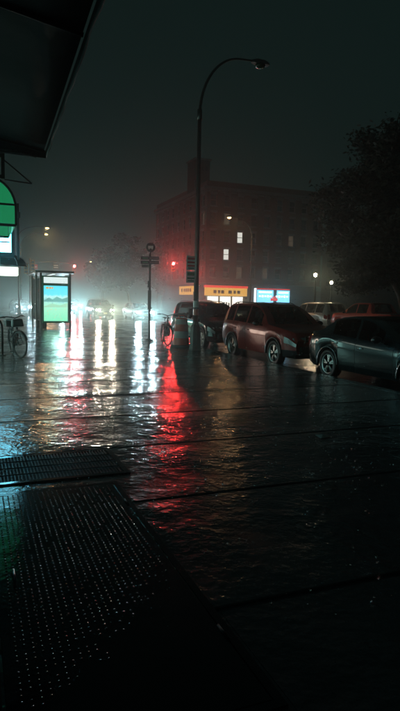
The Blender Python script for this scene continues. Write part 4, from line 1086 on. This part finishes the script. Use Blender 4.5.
# blocks far down the avenue
for (s, t, w_, d_, h_, lab) in ((100, -14, 16, 30, 13, 'dim block far down the near side of the avenue'), (136, -14, 16, 30, 18, 'taller dim block far down the near side of the avenue')):
    o = thing('far_block', lab + ', fading in the haze', 'building', W(s, t), TH)
    facade(o, (0, 0, 0), (1, 0, 0), w_, int((h_ - 5) / 3), 5, 'dark_brick', 4.0, 3.0); facade(o, (w_, 0, 0), (0, 1, 0), d_, int((h_ - 5) / 3), 8, 'dark_brick', 4.0, 3.0)
    q = MB(); q.box((w_ / 2, d_ / 2, 2), (w_ - .3, d_ - .3, 3.98)); q.build('ground_floor', 'dark_brick', o)
    q = MB(); q.box((w_ / 2, d_ / 2, 4.0 + 3.0 * int((h_ - 5) / 3) + 1.0), (w_ + .3, d_ + .3, .3)); q.build('roof', 'stone', o)

# ------------------------------------------------------------------ trees
def tree(label, loc, h, rad, trunk_h, leaves, leaf, clumps, seed, m='leaf', low=False, group='street trees'):
    rnd = random.Random(seed)
    o = thing('street_tree', label, 'tree', loc, 0, group)
    tk = MB(); tips = []
    def limb(p, d, l, r, depth):
        pts = [p]; rs_ = [r]; n = 5
        for i in range(n):
            d = (d + Vector((rnd.uniform(-.2, .2), rnd.uniform(-.2, .2), rnd.uniform(-.06, .10)))).normalized()
            p = p + d * l / n; pts.append(p); rs_.append(r * (1 - .45 * (i + 1) / n))
            if depth >= 1 and i >= 2: tips.append(p)
        tk.path(pts, rs_, 7 if depth == 0 else 5)
        if depth < 3:
            for k in range(4 if depth == 0 else 3):
                a = rnd.uniform(0, 6.28); sp = rnd.uniform(.55, 1.0)
                nd = (d * rnd.uniform(.5, .9) + Vector((math.cos(a) * sp, math.sin(a) * sp, rnd.uniform(-.05, .35)))).normalized()
                limb(pts[-1 - (k % 2)], nd, l * rnd.uniform(.6, .8), rs_[-1] * .72, depth + 1)
    limb(Vector((0, 0, -.05)), Vector((0, 0, 1)), trunk_h, .05 * rad + .04, 0)
    # spread tips into an uneven crown
    centre = Vector((0, 0, trunk_h + (h - trunk_h) * .50)); cl = []
    for k in range(clumps):
        while True:
            v = Vector((rnd.uniform(-1, 1), rnd.uniform(-1, 1), rnd.uniform(-1, 1)))
            if .25 < v.length < 1: break
        cl.append((centre + Vector((v.x * rad, v.y * rad, v.z * (h - trunk_h) * .5)), rnd.uniform(.10, .24) * rad))
    for t_ in tips[::3]: cl.append((t_, rnd.uniform(.10, .2) * rad))
    if low:
        for k in range(10):
            a = rnd.uniform(0, 6.28); q0 = Vector((0, 0, trunk_h * rnd.uniform(.75, 1.0))); e = q0 + Vector((math.cos(a) * rad * .85, math.sin(a) * rad * .85, rnd.uniform(-1.2, .4)))
            mid = (q0 + e) / 2 + Vector((0, 0, .7)); tk.path([q0, mid, e], [.10, .06, .02], 5)
            for u in (.55, .75, .95): cl.append((q0 * (1 - u) + e * u + Vector((0, 0, .4)), rad * .11))
    tk.build('trunk', 'bark', o)
    cr = MB()
    tot = sum(r_ ** 2 for _, r_ in cl)
    for c_, r_ in cl:
        for k in range(int(leaves * r_ ** 2 / tot)):
            v = Vector((rnd.gauss(0, .55), rnd.gauss(0, .55), rnd.gauss(0, .42))) * r_
            p = c_ + v; a = Vector((rnd.uniform(-1, 1), rnd.uniform(-1, 1), rnd.uniform(-.6, .6))).normalized(); b = a.cross(Vector((rnd.uniform(-1, 1), rnd.uniform(-1, 1), rnd.uniform(-1, 1)))).normalized()
            s_ = leaf * rnd.uniform(.6, 1.3)
            cr.add([p - a * s_, p + b * s_ * .45, p + a * s_, p - b * s_ * .45], [(0, 1, 2, 3)])
    me = bpy.data.meshes.new('crown'); me.from_pydata(cr.v, [], cr.f); me.materials.append(MATS[m])
    c_ = bpy.data.objects.new('crown', me); C.objects.link(c_); c_.parent = o
    return o
tree('big dark leafy tree rising over the red pickup', W(26.6, 24.0), 12.2, 5.0, 3.6, 70000, .15, 110, 3, low=True)
tree('dark leafy tree on the plaza behind the big tree', W(30.5, 29.5), 11.5, 4.2, 3.8, 15000, .18, 46, 5, low=True)
tree('dark tree at the edge of the plaza beyond the sedan', W(20.0, 24.2), 12.5, 4.6, 3.8, 15000, .17, 46, 8, low=True)
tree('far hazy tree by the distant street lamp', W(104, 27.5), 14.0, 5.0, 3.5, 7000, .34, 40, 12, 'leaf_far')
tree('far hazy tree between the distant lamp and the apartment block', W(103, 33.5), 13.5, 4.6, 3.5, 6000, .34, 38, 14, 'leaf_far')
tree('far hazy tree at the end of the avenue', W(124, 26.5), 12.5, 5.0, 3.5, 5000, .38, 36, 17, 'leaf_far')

# ------------------------------------------------------------------ rain: splash beads on the paving and drops in the air
def beads(name, label, pts, kind_cat):
    q = MB()
    for (p, r_) in pts:
        x, y, z = p
        q.add([(x - r_, y, z), (x, y - r_, z), (x + r_, y, z), (x, y + r_, z), (x, y, z + r_), (x, y, z - r_)],
              [(0, 1, 4), (1, 2, 4), (2, 3, 4), (3, 0, 4), (1, 0, 5), (2, 1, 5), (3, 2, 5), (0, 3, 5)], True)
    o = q.build(name, 'water_drop'); o['kind'] = 'stuff'; o['label'] = label; return o
rnd = random.Random(4); pts = []
for k in range(1000):
    s, t = rnd.uniform(1.4, 11), rnd.uniform(1.2, 7); v = W(s, t)
    for j in range(rnd.choice((1, 1, 2, 4))):
        pts.append(((v.x + rnd.gauss(0, .03), v.y + rnd.gauss(0, .03), abs(rnd.gauss(0, .02)) + .006), rnd.uniform(.0014, .0036) + .0004 * s))
SPL = []
for k in range(700):
    s_, t_ = 2.2 + 13 * rnd.random(), rnd.uniform(1.3, 6.9); SPL.append((W(s_, t_), rnd.uniform(.010, .028)))
beads('rain_splash', 'tiny rain splash beads over the open wet paving', pts, 'splash')
pts = []
for k in range(3000):
    d = 2.2 + 22 * rnd.random() ** 2; x = rnd.uniform(-.4, .4) * d; z = rnd.uniform(.1, .55 * d)
    if x < .1 * d - 1 and z > 3 and d < 9: continue
    pts.append(((x, d, z), rnd.uniform(.0018, .0034)))
q = MB()
for v, h in SPL:   # small water crowns where drops land
    for j in range(5):
        a = 6.283 * j / 5 + h * 100; r_ = h * .55; e = (v.x + math.cos(a) * r_, v.y + math.sin(a) * r_, h * rnd.uniform(.7, 1.3) + .003)
        b0 = (v.x + math.cos(a) * r_ * .4, v.y + math.sin(a) * r_ * .4, .002)
        q.path([b0, e], [.0022, .0011], 4)
so_ = q.build('splash_crown', 'water_drop'); so_['kind'] = 'stuff'; so_['label'] = 'small water crowns thrown up by rain hitting the paving'
beads('rain', 'falling rain drops in the air over the street', pts, 'rain')

# ------------------------------------------------------------------ spray thrown up over the carriageway
SPRAY = []
for k, (top_, w_, l_) in enumerate(((1.5, 22.6, 92), (2.4, 23.2, 95), (3.4, 23.8, 98), (4.8, 24.4, 101))):   # thinning upwards
    sy_ = MB(); sy_.box((9.9, 80, (top_ - .4 - .02 * k) / 2), (w_, l_, top_ + .4 + .02 * k)); o = sy_.build('road_spray', 'seam'); o.rotation_euler = (0, 0, TH)
    o['kind'] = 'stuff'; o['label'] = 'fine rain spray hanging low over the avenue'; SPRAY.append(o)
# ------------------------------------------------------------------ the rain haze
hz = MB(); hz.box((10, 130, 14.0), (500, 500, 32.0))
hzo = hz.build('haze', 'seam'); hzo['kind'] = 'stuff'; hzo['label'] = 'rain haze hanging over the whole street'
hm = bpy.data.materials.new('haze'); hm.use_nodes = True; nt = hm.node_tree
for n in list(nt.nodes):
    if n.type != 'OUTPUT_MATERIAL': nt.nodes.remove(n)
pv = nt.nodes.new('ShaderNodeVolumePrincipled'); pv.inputs['Density'].default_value = HAZE_DENSITY; pv.inputs['Anisotropy'].default_value = HAZE_G
pv.inputs['Color'].default_value = (.70, .92, .90, 1)
nt.links.new(pv.outputs[0], nt.nodes['Material Output'].inputs['Volume'])
hzo.data.materials.clear(); hzo.data.materials.append(hm)

sm = hm.copy(); sm.name = 'road_spray'
for o in SPRAY: o.data.materials.clear(); o.data.materials.append(sm)
pq = [n for n in sm.node_tree.nodes if n.type == 'PRINCIPLED_VOLUME'][0]
pq.inputs['Density'].default_value = SPRAY_DENSITY; pq.inputs['Anisotropy'].default_value = 0.6
